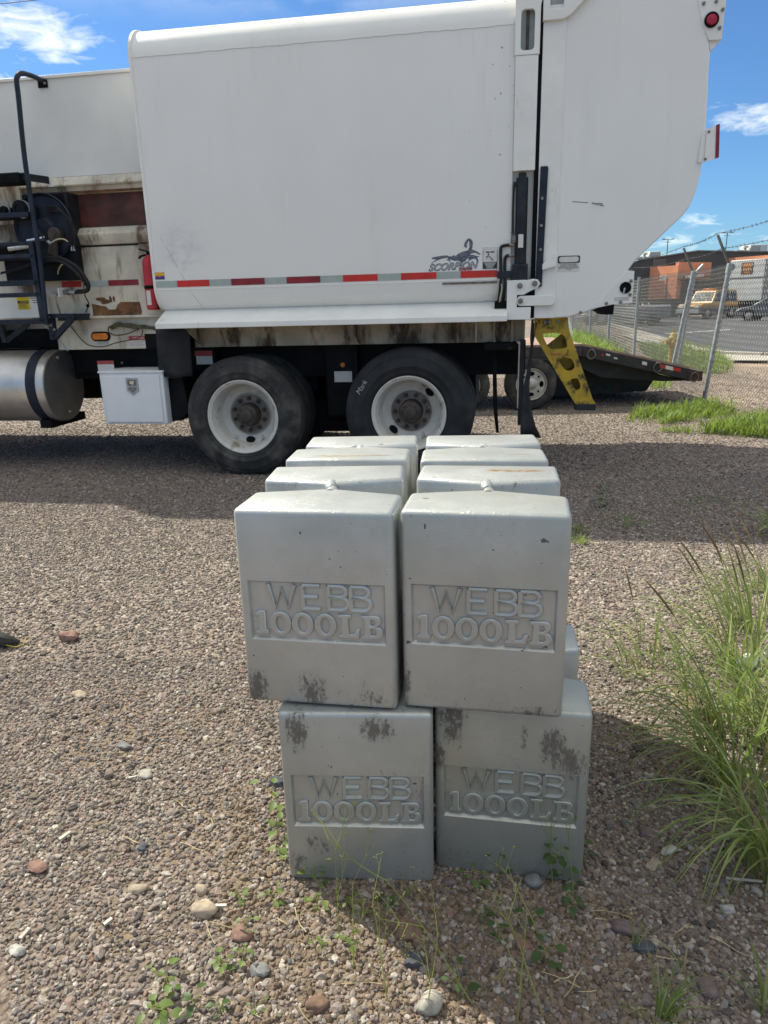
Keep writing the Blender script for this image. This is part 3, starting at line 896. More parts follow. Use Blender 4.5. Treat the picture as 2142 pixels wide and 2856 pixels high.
# ---- wheels
def wheel(x, R, rim_r, mt, ang, hole_a):
    z = R + .004
    w = empty('wheel')
    w.parent = truck
    w.location = (x, 0, z)
    s = R - rim_r
    side = [(rim_r, .02), (rim_r + s * .08, -.004), (rim_r + s * .16, -.014), (rim_r + s * .18, -.010), (rim_r + s * .35, -.020), (rim_r + s * .37, -.023), (rim_r + s * .39, -.020), (rim_r + s * .6, -.018), (rim_r + s * .70, -.013), (rim_r + s * .71, -.016), (rim_r + s * .73, -.012), (rim_r + s * .84, -.004), (R - .012, .012), (R - .003, .026)]
    back = [(R - .003, .255), (R - .012, .27), (rim_r + s * .6, .29), (rim_r, .26)]
    tread = []
    for k in range(5):
        y0 = .030 + k * .045
        tread += [(R, y0), (R, y0 + .036), (R - .010, y0 + .038), (R - .010, y0 + .043)]
    tyre = MB().lathe(side + tread[:-2] + back, (0, 0, 0), 'y', 72, cap=False).build('tyre', M[mt], w)
    MB().lathe([(rim_r, .34)] + [(p[0], p[1] + .33) for p in side[1:] + tread[:-2] + back], (0, 0, 0), 'y', 72, cap=False).build('inner_tyre', M[mt], w)
    k = rim_r / .325
    rp = [(.300, .10), (.322, .012), (.331, .006), (.334, -.006), (.330, -.012), (.322, -.011), (.316, -.002), (.302, .004), (.296, .016), (.292, .04), (.283, .055), (.278, .085), (.276, .14), (.262, .185), (.235, .205), (.20, .212)]
    MB().lathe([(p[0] * k, p[1]) for p in rp], (0, 0, 0), 'y', 72, cap=False).build('rim', M['rim'], w)
    MB().lathe([(.204, .2125), (.198, .206), (.185, .203), (.10, .203), (0, .203)], (0, 0, 0), 'y', 48).build('wheel_disc', M['rimdirty'] if ang else M['rim'], w)
    MB().lathe([(.186, .203), (.186, .196), (.118, .194)], (0, 0, 0), 'y', 48, cap=False).build('bolt_flange', M['hubflange'], w)
    hubp = [(.112, .20), (.110, .15), (.10, .13), (.098, .10), (.085, .092), (.06, .09), (.055, .08), (0, .078)]
    h = MB().lathe(hubp, (0, 0, 0), 'y', 32).build('hub', M['hub'], w)
    nut = None
    for q in range(10):
        a = 2 * pi * q / 10 + ang
        if nut is None:
            nut = MB().tube([(0, .198, 0), (0, .172, 0), (0, .171, 0), (0, .158, 0)], [.021, .020, .013, .011], 6).build('wheel_nut', M['hub'], w, smooth=25)
        else:
            o = nut.copy(); COL.objects.link(o); nut_ = o
        o = nut if q == 0 else nut_
        o.location = (.150 * cos(a), 0, .150 * sin(a))
    bolt = None
    for q in range(8):
        a = 2 * pi * q / 8
        bb = MB().tube([(.075 * cos(a), .094, .075 * sin(a)), (.075 * cos(a), .082, .075 * sin(a))], .008, 6)
        if bolt is None: bolt = bb
        else: bolt.add(bb.v, bb.f)
    bolt.build('hub_bolts', M['hub'], h)
    for a in hole_a:
        c_ = (.237 * cos(a) * k, 0, .237 * sin(a) * k)
        hh = MB()
        vs_ = []
        for q in range(20):
            t_ = 2 * pi * q / 20
            rx, rt = .030 * cos(t_), .046 * sin(t_)
            px_ = c_[0] + cos(a) * rx - sin(a) * rt
            pz_ = c_[2] + sin(a) * rx + cos(a) * rt
            rr_ = sqrt(px_ ** 2 + pz_ ** 2) / k
            yy = .2105 if rr_ < .2 else (.2055 if rr_ < .235 else .205 - (rr_ - .235) / .027 * .02)
            vs_.append((px_, yy - .006, pz_))
        hh.add(vs_, [tuple(range(20))])
        hh.build('hand_hole', M['black'], w)
    return w


w1 = wheel(.0, .545, .330, 'rubber', .3, (-1.62,))
w2 = wheel(1.535, .572, .325, 'rubber2', 0, (-2.35, .79))
# chalk writing on the rear tyre
me = text_mesh('Mark', .066, .001, .25, -.0010)
a_ = radians(150)
rr_ = .475
link_mesh('chalk_writing', upright(me, rr_ * cos(a_), -.0245, rr_ * sin(a_), radians(57)), M['chalk'], w2)
for xo in (.0, 1.535):   # the far-side wheels
    for y0 in (1.82, 2.12):
        T(MB().lathe([(.30, .0), (.40, -.01), (.53, .01), (.55, .05), (.55, .22), (.53, .26), (.30, .27)], (xo, y0, .555), 'y', 40), 'far_wheel', 'rubber2')

# ---- rear post, lift cylinder and hinge
post = T(MB().box(2.392, 2.562, -.03, .10, 2.488, 3.282), 'post_cover', 'white_part', bevel=.004)
po2 = plate('post_cap', [[(2.388, 3.288), (2.566, 3.288), (2.566, 3.60), (2.585, 3.68), (2.62, 3.74), (2.80, 3.90), (2.80, 4.05), (2.388, 4.05)], rrect(2.424, 2.532, 3.31, 3.585, .03)], -.035, .035, M['white_part'], truck, .004)
T(MB().box(2.40, 2.56, .02, .04, 3.29, 4.0), 'slot_back', 'greytape', po2)
T(MB().tube([(2.478, 0, 3.25), (2.478, 0, 3.64)], .011, 8), 'lift_rod', 'hub', po2)
T(MB().box(2.388, 2.60, .10, 2.3, 1.37, 4.0), 'rear_frame', 'black')
T(MB().box(2.39, 2.57, .04, .10, 1.66, 2.49), 'post_back', 'white_part')
cyl = T(MB().tube([(2.468, -.005, 1.80), (2.468, -.005, 2.44), (2.468, -.005, 2.441), (2.468, -.005, 2.475)], [.047, .047, .030, .030], 24), 'lift_cylinder', 'blackpaint')
T(MB().box(2.405, 2.53, -.05, .05, 1.655, 1.80), 'cylinder_foot', 'blackpaint', cyl, bevel=.012)
T(MB().box(2.448, 2.487, -.0545, -.048, 1.92, 2.02), 'cylinder_label', 'paper', cyl)
T(MB().box(2.40, 2.44, -.03, .03, 2.385, 2.41), 'cylinder_port', 'blackpaint', cyl)
T(MB().tube([(2.405, -.02, 2.39), (2.400, -.02, 2.20), (2.405, -.02, 2.02)], .007, 8), 'thin_pipe', 'hose')
T(MB().lathe([(0, 0), (.02, 0), (.02, .06), (.012, .062)], (2.415, -.02, 1.96), 'z', 12), 'port_block', 'boltsteel')
for k, (z_, x_) in enumerate(((1.945, 2.31), (1.865, 2.345))):
    T(MB().tube(smooth_path([(2.41, -.02, z_), (2.37, -.02, z_), (x_ + .008, -.02, z_ - .01), (x_, -.02, z_ - .05), (x_ + .003, -.025, z_ - .2), (x_ + .002, -.02, 1.62), (x_ - .01, .02, 1.50)], 5), .0125, 10), 'hydraulic_hose', 'hose')
    T(MB().tube([(2.42, -.02, z_), (2.375, -.02, z_)], .014, 8), 'hose_fitting', 'boltsteel')
T(MB().box(2.286, 2.40, -.035, .0, 1.69, 1.747), 'hose_clamp', 'navy', bevel=.003)
T(MB().tube(smooth_path([(2.30, -.03, 1.69), (2.325, -.03, 1.62), (2.315, -.03, 1.55), (2.30, 0, 1.46)], 5), .005, 6), 'pale_wire', 'wire')
T(MB().box(2.268, 2.372, -.02, .05, 1.455, 1.515), 'hose_opening', 'black')
T(MB().prism([(2.592, 1.60), (2.646, 1.62), (2.664, 2.50), (2.655, 2.512), (2.605, 2.512)], 'y', -.035, .03), 'guide_bar', 'navy', bevel=.004)
T(MB().box(2.556, 2.592, -.006, .05, 1.37, 3.56), 'seal_gap', 'black')
for z_ in (1.90, 2.08, 2.28):
    T(MB().lathe([(0, -.012), (.012, -.012), (.014, 0)], (2.625, -.035, z_), 'y', 8), 'guide_bolt', 'boltsteel')
hp = plate('hinge_plate', [[(2.372, 1.365), (2.558, 1.365), (2.558, 1.455), (2.445, 1.455), (2.445, 1.56), (2.50, 1.56), (2.558, 1.59), (2.61, 1.61), (2.628, 1.64), (2.61, 1.668), (2.575, 1.675), (2.54, 1.668), (2.372, 1.668)]], -.055, .05, M['white_part'], truck, .004)
T(MB().box(2.44, 2.58, -.01, .03, 1.45, 1.60), 'hinge_recess', 'black', hp)
plate('hinge_arm', [rrect(2.452, 2.752, 1.472, 1.545, .03)], -.05, .036, M['white_part'], hp, .004)
for (x_, z_, r_) in ((2.47, 1.628, .023), (2.588, 1.642, .023), (2.478, 1.508, .023)):
    T(MB().tube([(x_, -.05, z_), (x_, -.072, z_)], r_, 6), 'hinge_bolt', 'boltsteel', hp, smooth=25)
    T(MB().tube([(x_, -.07, z_), (x_, -.086, z_)], r_ * .55, 10), 'hinge_bolt', 'boltsteel', hp)

# ---- tailgate
tg = [(2.59, 1.367), (2.76, 1.366), (2.87, 1.371), (2.98, 1.396), (3.06, 1.425), (3.19, 1.462), (3.33, 1.474), (3.36, 1.56), (3.315, 1.72), (3.363, 1.788), (3.53, 1.95), (3.70, 2.115), (3.745, 2.18), (3.78, 2.28), (3.80, 2.40), (3.81, 2.55), (3.81, 2.72),
      (3.802, 2.963), (3.794, 3.10), (3.792, 3.20), (3.775, 3.30), (3.70, 3.56), (3.60, 3.80), (3.45, 4.0), (3.25, 4.1), (2.59, 4.1)]
tail = T(MB().prism(tg, 'y', .0, 2.4), 'tailgate', 'body', bevel=.01)
T(MB().box(2.592, 2.757, -.014, .004, 1.368, 3.60), 'tailgate_edge_strip', 'white_part', tail, bevel=.003)
hk = plate('top_hinge_bracket', [[(2.592, 3.50), (2.73, 3.50), (2.78, 3.52), (2.95, 3.68), (3.15, 3.86), (3.15, 4.05), (2.60, 4.05), (2.592, 3.70)], rrect(2.63, 2.74, 3.56, 3.76, .018)], -.042, .04, M['white_part'], tail, .006)
T(MB().box(2.62, 2.75, -.005, .002, 3.55, 3.77), 'bracket_recess', 'grey_trim', hk)
plate('bracket_window', [rrect(2.83, 2.93, 3.66, 3.76, .03)], -.046, .01, M['grey_trim'], hk)
lat = plate('lower_catch', [[(2.648, 1.748), (2.752, 1.774), (2.752, 1.868), (2.728, 1.868), (2.648, 1.786)]], -.05, .036, M['white_part'], tail, .004)
ov = plate('reflector', [rrect(2.766, 2.940, 1.792, 1.848, .012)], -.0032, .004, M['ink'], tail)
plate('reflector_face', [rrect(2.776, 2.930, 1.799, 1.841, .019, 6)], -.0058, .004, M['paper'], ov)
lbl = T(MB().box(2.768, 2.940, -.0022, .003, 1.728, 1.790), 'notice_label', 'paper', tail)
me = text_mesh('STAND CLEAR WHEN\nTAILGATE IS IN MOTION\nAND DURING UNLOADING\nCYCLE', .0155, .0006, width=.158, line=.82)
link_mesh('notice_text', upright(me, 2.853, -.0030, 1.762), M['ink'], lbl)
cp = plate('corner_plate', [[(3.04, 1.432), (3.21, 1.464), (3.364, 1.472), (3.364, 1.713), (3.312, 1.719)] + [(3.24, 1.64), (3.13, 1.50)]], -.006, .01, M['white_part'], tail, .002)
lh = T(MB().lathe([(.045, -.004), (.045, -.010), (.040, -.010), (.040, .0), (0, .0)], (3.305, -.004, 1.590), 'y', 28), 'lamp_hole', 'black', cp)
T(MB().tube([(3.30, -.010, 1.588), (3.295, -.016, 1.565), (3.292, -.012, 1.548)], .008, 8), 'lamp_plug', 'steel', cp)
T(MB().box(3.225, 3.335, -.0085, -.005, 1.492, 1.52), 'faded_label', mat('faded_label', (.55, .53, .47), .6), cp)
for (x_, z_) in ((3.345, 1.640), (3.345, 1.535), (3.275, 1.480), (3.165, 1.472), (2.965, 1.405)):
    T(MB().lathe([(0, -.012), (.012, -.011), (.014, 0)], (x_, -.007, z_), 'y', 8), 'corner_bolt', 'boltsteel', cp)
T(MB().prism([(3.075, 1.425), (3.135, 1.462), (3.228, 1.464), (3.224, 1.383), (3.135, 1.387)], 'y', -.004, .25), 'bumper_block', 'black', tail)
tp = plate('lamp_panel', [[(3.66, 3.62), (3.865, 3.62), (3.858, 3.292), (3.776, 3.292), (3.72, 3.40)]], -.008, .03, M['white_part'], tail, .003)
T(MB().prism([(3.776, 3.293), (3.856, 3.293), (3.80, 3.232), (3.79, 3.235)], 'y', .01, .5), 'lamp_box_underside', 'white_part', tail)
T(MB().box(3.72, 3.862, .022, .5, 3.295, 3.62), 'lamp_box', 'white_part', tail)
rl = T(MB().lathe([(.050, 0), (.050, -.012), (.037, -.014), (.037, -.006), (0, -.006)], (3.778, -.008, 3.417), 'y', 32), 'tail_lamp', 'black', tp)
T(MB().lathe([(.037, -.012), (.030, -.020), (0, -.022)], (3.778, -.008, 3.417), 'y', 32), 'red_lens', 'redlens', rl)
for (x_, z_) in ((3.715, 3.525), (3.80, 3.53), (3.848, 3.475), (3.838, 3.362)):
    T(MB().lathe([(0, -.012), (.011, -.011), (.013, 0)], (x_, -.009, z_), 'y', 8), 'panel_bolt', 'boltsteel', tp)
rf = T(MB().prism([(3.816, 2.480), (3.914, 2.506), (3.898, 2.734), (3.812, 2.704)], 'y', -.024, -.018), 'side_marker_flap', 'white_part', tail)
T(MB().prism([(3.889, 2.499), (3.915, 2.506), (3.899, 2.735), (3.874, 2.727)], 'y', -.027, -.015), 'maroon_strip', 'redtape_dark', rf)
plate('flap_bracket', [[(3.772, 2.48), (3.82, 2.485), (3.832, 2.70), (3.80, 2.71), (3.785, 2.67)]], -.012, .012, M['white_part'], rf, .002)
for (x_, z_) in ((3.82, 2.50), (3.828, 2.685)):
    T(MB().lathe([(0, -.010), (.009, -.009), (.01, 0)], (x_, -.022, z_), 'y', 8), 'flap_bolt', 'boltsteel', rf)
sc_ = MB()
for (a, b, w_) in (((3.01, -.001, 2.235), (3.055, -.001, 2.222), .012), ((3.05, -.001, 2.225), (3.09, -.001, 2.225), .018), ((3.075, -.001, 2.215), (3.10, -.001, 2.21), .008), ((2.86, -.001, 2.25), (2.98, -.001, 2.238), .003)):
    sc_.beam(a, b, .003, w_, (0, 1, 0))
T(sc_, 'paint_scuff', 'blackgrease', tail, smooth=0)

# ---- yellow leg under the tailgate
holes = [rrect(0, 1, 0, 1, .1)]
def rpoly(pts, r=.018, n=3):
    out = []
    m = len(pts)
    for i in range(m):
        p, a, b = Vector(pts[i]), Vector(pts[i - 1]), Vector(pts[(i + 1) % m])
        d1, d2 = (a - p).normalized(), (b - p).normalized()
        s0, s1 = p + d1 * min(r, (a - p).length * .45), p + d2 * min(r, (b - p).length * .45)
        for k in range(n + 1):
            t = k / n
            q = s0 * (1 - t) ** 2 + p * 2 * t * (1 - t) + s1 * t * t
            out.append((q.x, q.y))
    return out


leg_out = [(2.60, 1.366), (2.878, 1.366), (2.882, 1.28), (3.112, .686), (2.945, .686), (2.602, 1.232)]
h1 = rpoly([(2.662, 1.240), (2.808, 1.245), (2.862, 1.215), (2.888, 1.115), (2.735, 1.108)], .03)
h2 = rpoly([(2.805, 1.022), (2.858, 1.042), (2.925, 1.03), (2.958, .955), (2.915, .922), (2.868, .935)], .025)
h3 = rpoly([(2.915, .858), (2.982, .868), (3.012, .785), (2.985, .762), (2.950, .775)], .022)
yleg = plate('support_leg', [leg_out, h1, h2, h3], .10, .012, M['yellow'], truck, .001)
T(MB().prism([(2.602, 1.24), (2.614, 1.236), (2.957, .688), (2.945, .686)], 'y', .111, .24), 'leg_flange', 'yellow', yleg)
T(MB().prism([(2.866, 1.29), (2.878, 1.29), (3.110, .688), (3.098, .688)], 'y', .111, .24), 'leg_flange', 'yellow', yleg)
plate('leg_back_plate', [[(2.76, 1.17), (2.88, 1.26), (3.08, .72), (2.97, .70), (2.74, 1.07), (2.70, 1.12)]], .236, .008, M['yellow'], yleg)
T(MB().prism([(2.945, .688), (3.112, .688), (3.142, .645), (2.972, .645)], 'y', .098, .26), 'foot_plate', 'yellow', yleg)
T(MB().box(2.970, 3.142, .085, .27, .592, .644), 'rubber_foot', 'rubber2', yleg, bevel=.006)
T(MB().box(2.745, 2.83, .096, .1005, 1.064, 1.074), 'red_mark', 'redlabel', yleg)
for x_ in (2.69, 2.725, 2.80):
    T(MB().lathe([(0, -.016), (.014, -.015), (.017, 0)], (x_, .10, 1.335), 'y', 8), 'leg_bolt', 'boltsteel', yleg)

# ---- rear flaps and hanging cable
def sheet(name, m, rows, th, parent=truck):
    """rows of (left xyz, right xyz) from top to bottom"""
    mb_ = MB()
    k = 5
    vs_ = []
    for a, b in rows:
        a, b = Vector(a), Vector(b)
        for i in range(k):
            t_ = i / (k - 1)
            p = a.lerp(b, t_)
            p.y += .02 * sin(t_ * pi) * (a - b).length / .15
            vs_.append(p)
    fs_ = []
    for j in range(len(rows) - 1):
        for i in range(k - 1):
            q = j * k + i
            fs_.append((q, q + 1, q + k + 1, q + k))
    mb_.add(vs_, fs_)
    o = T(mb_, name, m, parent, smooth=60)
    sd_ = o.modifiers.new('thickness', 'SOLIDIFY')
    sd_.thickness = th
    return o


sheet('rear_flap', 'flap', [((2.595, .12, 1.33), (2.625, .10, 1.33)), ((2.580, .12, 1.15), (2.60, .11, 1.15)), ((2.565, .12, .98), (2.588, .10, .98)), ((2.53, .12, .80), (2.575, .08, .80)), ((2.512, .12, .60), (2.60, .07, .60)), ((2.510, .10, .46), (2.64, .06, .46)), ((2.512, .08, .36), (2.69, .05, .36))], .010)
T(MB().prism([(2.455, 1.175), (2.49, 1.175), (2.487, .60), (2.478, .60), (2.478, 1.15)], 'y', .16, .20), 'flap_edge_strip', mat('bare_edge_strip', (.52, .42, .32), .6, 0, .15, 9))
T(MB().box(2.488, 2.53, .17, .24, .45, 1.19), 'flap_hanger', 'blackpaint')
sheet('rear_flap', 'black', [((2.255, .20, 1.10), (2.285, .20, 1.10)), ((2.262, .20, .80), (2.30, .20, .80)), ((2.275, .19, .55), (2.31, .19, .55)), ((2.30, .18, .38), (2.325, .18, .38))], .008)
T(MB().box(2.18, 2.54, .2, .5, 1.10, 1.17), 'rear_crossmember', 'chassis', bevel=.01)
T(MB().tube(smooth_path([(2.585, .06, 1.36), (2.578, .05, 1.2), (2.588, .06, 1.10), (2.560, .06, .98)], 4), .010, 8), 'hanging_cable', 'hose')
# roof camera on the hopper
T(MB().box(-.80, -.735, .30, .36, 3.502, 3.535).prism([(-.80, 3.535), (-.76, 3.56), (-.735, 3.55), (-.735, 3.535)], 'y', .30, .36), 'roof_camera', 'white_part')
T(MB().lathe([(0, 0), (.014, 0), (.014, .02)], (-.77, .285, 3.537), 'y', 10), 'camera_lens', 'black', bpy.data.objects['roof_camera'])


# ================================================================== test weights
def weight_paint(name, low=0.0, high=0.0, patches=(), rust=None, seed=0.0, age=0.0):
    """silver paint; low / high = grime along the bottom / top edge; patches = (x, z, rx, rz, amount); rust = (y, x0, x1, z)"""
    t = NT(name)
    sx = t.n('ShaderNodeSeparateXYZ')
    t.l(t.obj, sx.inputs[0])
    X, Y, Z = sx.outputs
    vec = t.mapping(t.obj, (1, 1, 1), (seed, seed * 2.3, seed * .7))
    base = t.mix(t.ramp(t.noise(5, 6, .6, vec), .3, .75), (.42, .434, .42), (.53, .542, .53))
    base = t.mix(t.ramp(t.noise(2.2, 4, .6, vec), .55, .8), base, (.46, .45, .395))
    if age:
        base = t.mix(age, base, (.27, .275, .215))
    # chips through to dark iron
    chips = t.math('MAXIMUM', t.ramp(t.noise(24, 3, .55, vec), .715, .73), t.ramp(t.noise(58, 3, .5, vec), .745, .76))
    chips2 = t.math('MULTIPLY', t.ramp(t.noise(110, 2, .5, vec), .70, .73), t.ramp(t.noise(7, 2, .5, vec), .52, .62))
    fine = t.math('MAXIMUM', chips, chips2)
    # grime, broken up by streaky noise
    st = t.noise(40, 10, .75, t.mapping(t.obj, (1, 1, .42), (seed * 3, seed, seed)))
    blot = t.noise(6.5, 4, .6, t.mapping(t.obj, (1, .6, .6), (seed, 0, seed * 1.7)))
    lo = t.math('MULTIPLY', t.ramp(t.math('ADD', Z, t.math('MULTIPLY', blot, -.22)), .0, -.075), low)
    hi = t.math('MULTIPLY', t.ramp(t.math('ADD', Z, t.math('MULTIPLY', blot, .26)), .575, .66), high)
    g = t.math('MAXIMUM', lo, hi)
    for (px_, pz_, rx_, rz_, am) in patches:
        dx = t.math('DIVIDE', t.math('SUBTRACT', X, px_), rx_)
        dz = t.math('DIVIDE', t.math('SUBTRACT', Z, pz_), rz_)
        q = t.math('SUBTRACT', 1.0, t.math('ADD', t.math('MULTIPLY', dx, dx), t.math('MULTIPLY', dz, dz)), clamp=True)
        g = t.math('MAXIMUM', g, t.math('MULTIPLY', q, am))
    st2 = t.noise(120, 6, .7, t.mapping(t.obj, (1, 1, .5), (seed, 2, seed)))
    lump = t.math('ADD', t.math('MULTIPLY', t.math('SUBTRACT', st, .5), 2.1), t.math('MULTIPLY', t.math('SUBTRACT', st2, .5), 1.7))
    gg = t.math('ADD', t.math('MULTIPLY', g, .80), lump)
    grime = t.math('MULTIPLY', t.ramp(gg, .40, .74), t.ramp(g, .0, .22))
    soft = t.math('MULTIPLY', t.ramp(t.math('ADD', g, t.math('MULTIPLY', lump, .5)), .1, 1.2), .42)
    col = t.mix(soft, base, (.23, .215, .18))
    col = t.mix(t.math('MULTIPLY', grime, .76), col, t.mix(t.noise(40, 3), (.022, .016, .010), (.11, .075, .042)))
    col = t.mix(t.math('MULTIPLY', fine, .9), col, (.06, .055, .05))
    if rust:
        ry, rx0, rx1, rw, ra = rust
        d = t.math('ABSOLUTE', t.math('ADD', t.math('SUBTRACT', Y, ry), t.math('MULTIPLY', t.math('SUBTRACT', t.noise(22, 4), .5), .035)))
        m_ = t.math('MULTIPLY', t.math('MULTIPLY', t.ramp(d, rw, rw * .25), t.ramp(X, rx0, rx0 + .05)), t.ramp(X, rx1, rx1 - .05))
        m_ = t.math('MULTIPLY', m_, t.ramp(t.noise(30, 5, .6), .30, .55))
        m_ = t.math('MULTIPLY', m_, t.ramp(Z, .505, .515))
        col = t.mix(t.math('MULTIPLY', m_, ra), col, (.36, .19, .055))
    h = t.math('ADD', t.math('MULTIPLY', t.noise(38, 4, .6, vec), .5), t.math('MULTIPLY', t.ramp(t.noise(75, 3, .55, t.mapping(t.obj, (1, 1, 1), (seed, 3, 1)), 1.2), .60, .68), .32))
    h = t.math('ADD', h, t.math('MULTIPLY', t.noise(6, 3, .5, vec), 1.0))
    h = t.math('SUBTRACT', h, t.math('MULTIPLY', fine, .5))
    t.bump(h, .42, .004)
    wr = t.ramp(t.noise(95, 3, .6, t.mapping(t.obj, (1, 1, .8), (seed, 1, 2)), 2.0), .63, .70)
    wr = t.math('MULTIPLY', wr, t.ramp(t.noise(9, 3, .6, vec), .42, .60))
    h = t.math('ADD', h, t.math('MULTIPLY', wr, .9))
    t.t.nodes[[n for n in t.t.nodes.keys() if n.startswith('Bump')][0]].inputs['Strength'].default_value = .32
    t.l(h, t.t.nodes[[n for n in t.t.nodes.keys() if n.startswith('Bump')][0]].inputs['Height'])
    rough = t.math('ADD', t.math('ADD', .33, t.math('MULTIPLY', t.noise(9, 4, .6, vec), .16)), t.math('MULTIPLY', t.math('MAXIMUM', grime, fine), .35))
    metal = t.math('MULTIPLY', t.math('SUBTRACT', 1.0, t.math('MAXIMUM', grime, fine)), .58)
    return t.fin(col, rough, metal)


WW, WH, WDS, WDC = .392, .52, .168, .218


def weight_mesh():
    bm = bmesh.new()
    w = WW / 2
    plan = [(-w, 0), (w, 0), (w, WDS), (0, WDC), (-w, WDS)]
    def V(p, z, k):
        return bm.verts.new((p[0] * k, p[1] if p[1] == 0 else p[1] * k, z))
    lo = [V(p, 0, .996) for p in plan]
    hi = [V(p, WH, 1.0) for p in plan]
    inner = [bm.verts.new(c) for c in ((-.172, 0, .178), (.172, 0, .178), (.172, 0, .337), (-.172, 0, .337))]
    floor_ = [bm.verts.new(c) for c in ((-.167, .0085, .184), (.167, .0085, .184), (.167, .0085, .331), (-.167, .0085, .331))]
    bm.faces.new(lo)
    bm.faces.new(hi)
    for i in (1, 2, 3, 4):
        j = (i + 1) % 5
        bm.faces.new((lo[i], lo[j], hi[j], hi[i]))
    outer = [lo[0], lo[1], hi[1], hi[0]]
    for i in range(4):
        j = (i + 1) % 4
        bm.faces.new((outer[i], outer[j], inner[j], inner[i]))
        bm.faces.new((inner[i], inner[j], floor_[j], floor_[i]))
    bm.faces.new(floor_)
    bmesh.ops.recalc_face_normals(bm, faces=bm.faces)
    os_ = set(lo + hi)
    ed = [e for e in bm.edges if e.verts[0] in os_ and e.verts[1] in os_]
    bmesh.ops.bevel(bm, geom=ed, offset=.0135, segments=3, profile=.5, affect='EDGES', clamp_overlap=True)
    ed = [e for e in bm.edges if all(abs(v.co.y) < 1e-5 and abs(abs(v.co.x) - .172) < 1e-4 or abs(v.co.y) < 1e-5 and (abs(v.co.z - .178) < 1e-4 or abs(v.co.z - .337) < 1e-4) and abs(v.co.x) < .173 for v in e.verts)]
    me = bpy.data.meshes.new('cast_weight')
    bm.to_mesh(me)
    bm.free()
    me.shade_smooth()
    me.set_sharp_from_angle(angle=radians(50))
    return me


def stroke_letters():
    """WEBB as rounded raised strokes"""
    def B(x0):
        w, h = .046, .062
        m = .033
        top = [(x0 + .030 + (h - m) / 2 * sin(a), m + (h - m) / 2 - (h - m) / 2 * -cos(a) * 1) for a in [pi * k / 8 for k in range(9)]]
        bot = [(x0 + .031 + m / 2 * 1.05 * sin(a), m / 2 + m / 2 * cos(a)) for a in [pi * k / 8 for k in range(9)]]
        return [[(x0, 0), (x0, h)], [(x0, h)] + top + [(x0, m)], [(x0, m)] + bot + [(x0, 0)]]
    st = []
    x = -.122
    st.append([(x, .062), (x + .018, 0), (x + .034, .050), (x + .050, 0), (x + .068, .062)])
    x = -.034
    st += [[(x, 0), (x, .062)], [(x, .062), (x + .044, .062)], [(x, .032), (x + .038, .032)], [(x, 0), (x + .044, 0)]]
    st += B(.031)
    st += B(.087)
    mb = MB()
    for s_ in st:
        pts = [(p[0], 0, p[1] + .266) for p in s_]
        # ridge with a flat crown: a low round bar half sunk in the plate
        mb2 = MB().tube(pts, .0070, 8)
        mb.add([(v[0], v[1] * .9 + .0070, v[2]) for v in mb2.v], mb2.f)
    return mb


def fat_letters():
    """1000LB in heavy slab letters"""
    h = .062
    def slab(pts, x0):
        return [(x0 + p[0], p[1]) for p in pts]
    out = []
    one = [(0, 0), (.034, 0), (.034, .010), (.027, .013), (.027, .064), (.012, .064), (0, .058), (0, .050), (.009, .050), (.009, .013), (0, .010)]
    out.append([slab(one, -.160)])
    for cx in (-.095, -.038, .020):
        out.append([ell(cx, h / 2, .0285, .0325, 28), ell(cx, h / 2, .0115, .0215, 20)])
    L = [(0, 0), (.052, 0), (.054, .026), (.046, .026), (.040, .012), (.026, .011), (.026, .052), (.032, .054), (.032, .063), (0, .063), (0, .054), (.008, .052), (.008, .011), (0, .009)]
    out.append([slab(L, .053)])
    Bo = [(0, 0), (.036, 0)] + [(.036 + .018 * sin(a), .0175 - .0175 * cos(a)) for a in [pi * k / 8 for k in range(1, 8)]] + [(.040, .034)] + [(.036 + .014 * sin(a), .0485 - .0145 * cos(a)) for a in [pi * k / 8 for k in range(1, 8)]] + [(.034, .063), (0, .063), (0, .054), (.007, .052), (.007, .011), (0, .009)]
    h1_ = [(.023, .011), (.033, .011), (.037, .018), (.033, .027), (.023, .027)]
    h2_ = [(.023, .037), (.031, .037), (.035, .044), (.031, .052), (.023, .052)]
    out.append([slab(Bo, .111), slab(h1_, .111), slab(h2_, .111)])
    loops = [lp for g in out for lp in g]
    me = curve_mesh(loops, .004, .0032, 2, -.0030)
    me.transform(Matrix.Translation((0, .0062, .192)) @ Matrix.Rotation(pi / 2, 4, 'X'))
    me.shade_smooth()
    me.set_sharp_from_angle(angle=radians(60))
    return me


w_me = weight_mesh()
mk_me = stroke_letters()
tmpo = mk_me.build('maker_lettering', None)
mk_mesh = tmpo.data
bpy.data.objects.remove(tmpo)
ft_mesh = fat_letters()
pin = MB().lathe([(0, .026), (.010, .024), (.016, .016), (.0175, .004), (.0175, -.02)], (0, 0, 0), 'y', 16)
pin.v = [(v[0], WDC - .006 + v[1], WH - .014 + v[2]) for v in pin.v]
tmpo = pin.build('lifting_pin', None)
pin_mesh = tmpo.data
bpy.data.objects.remove(tmpo)

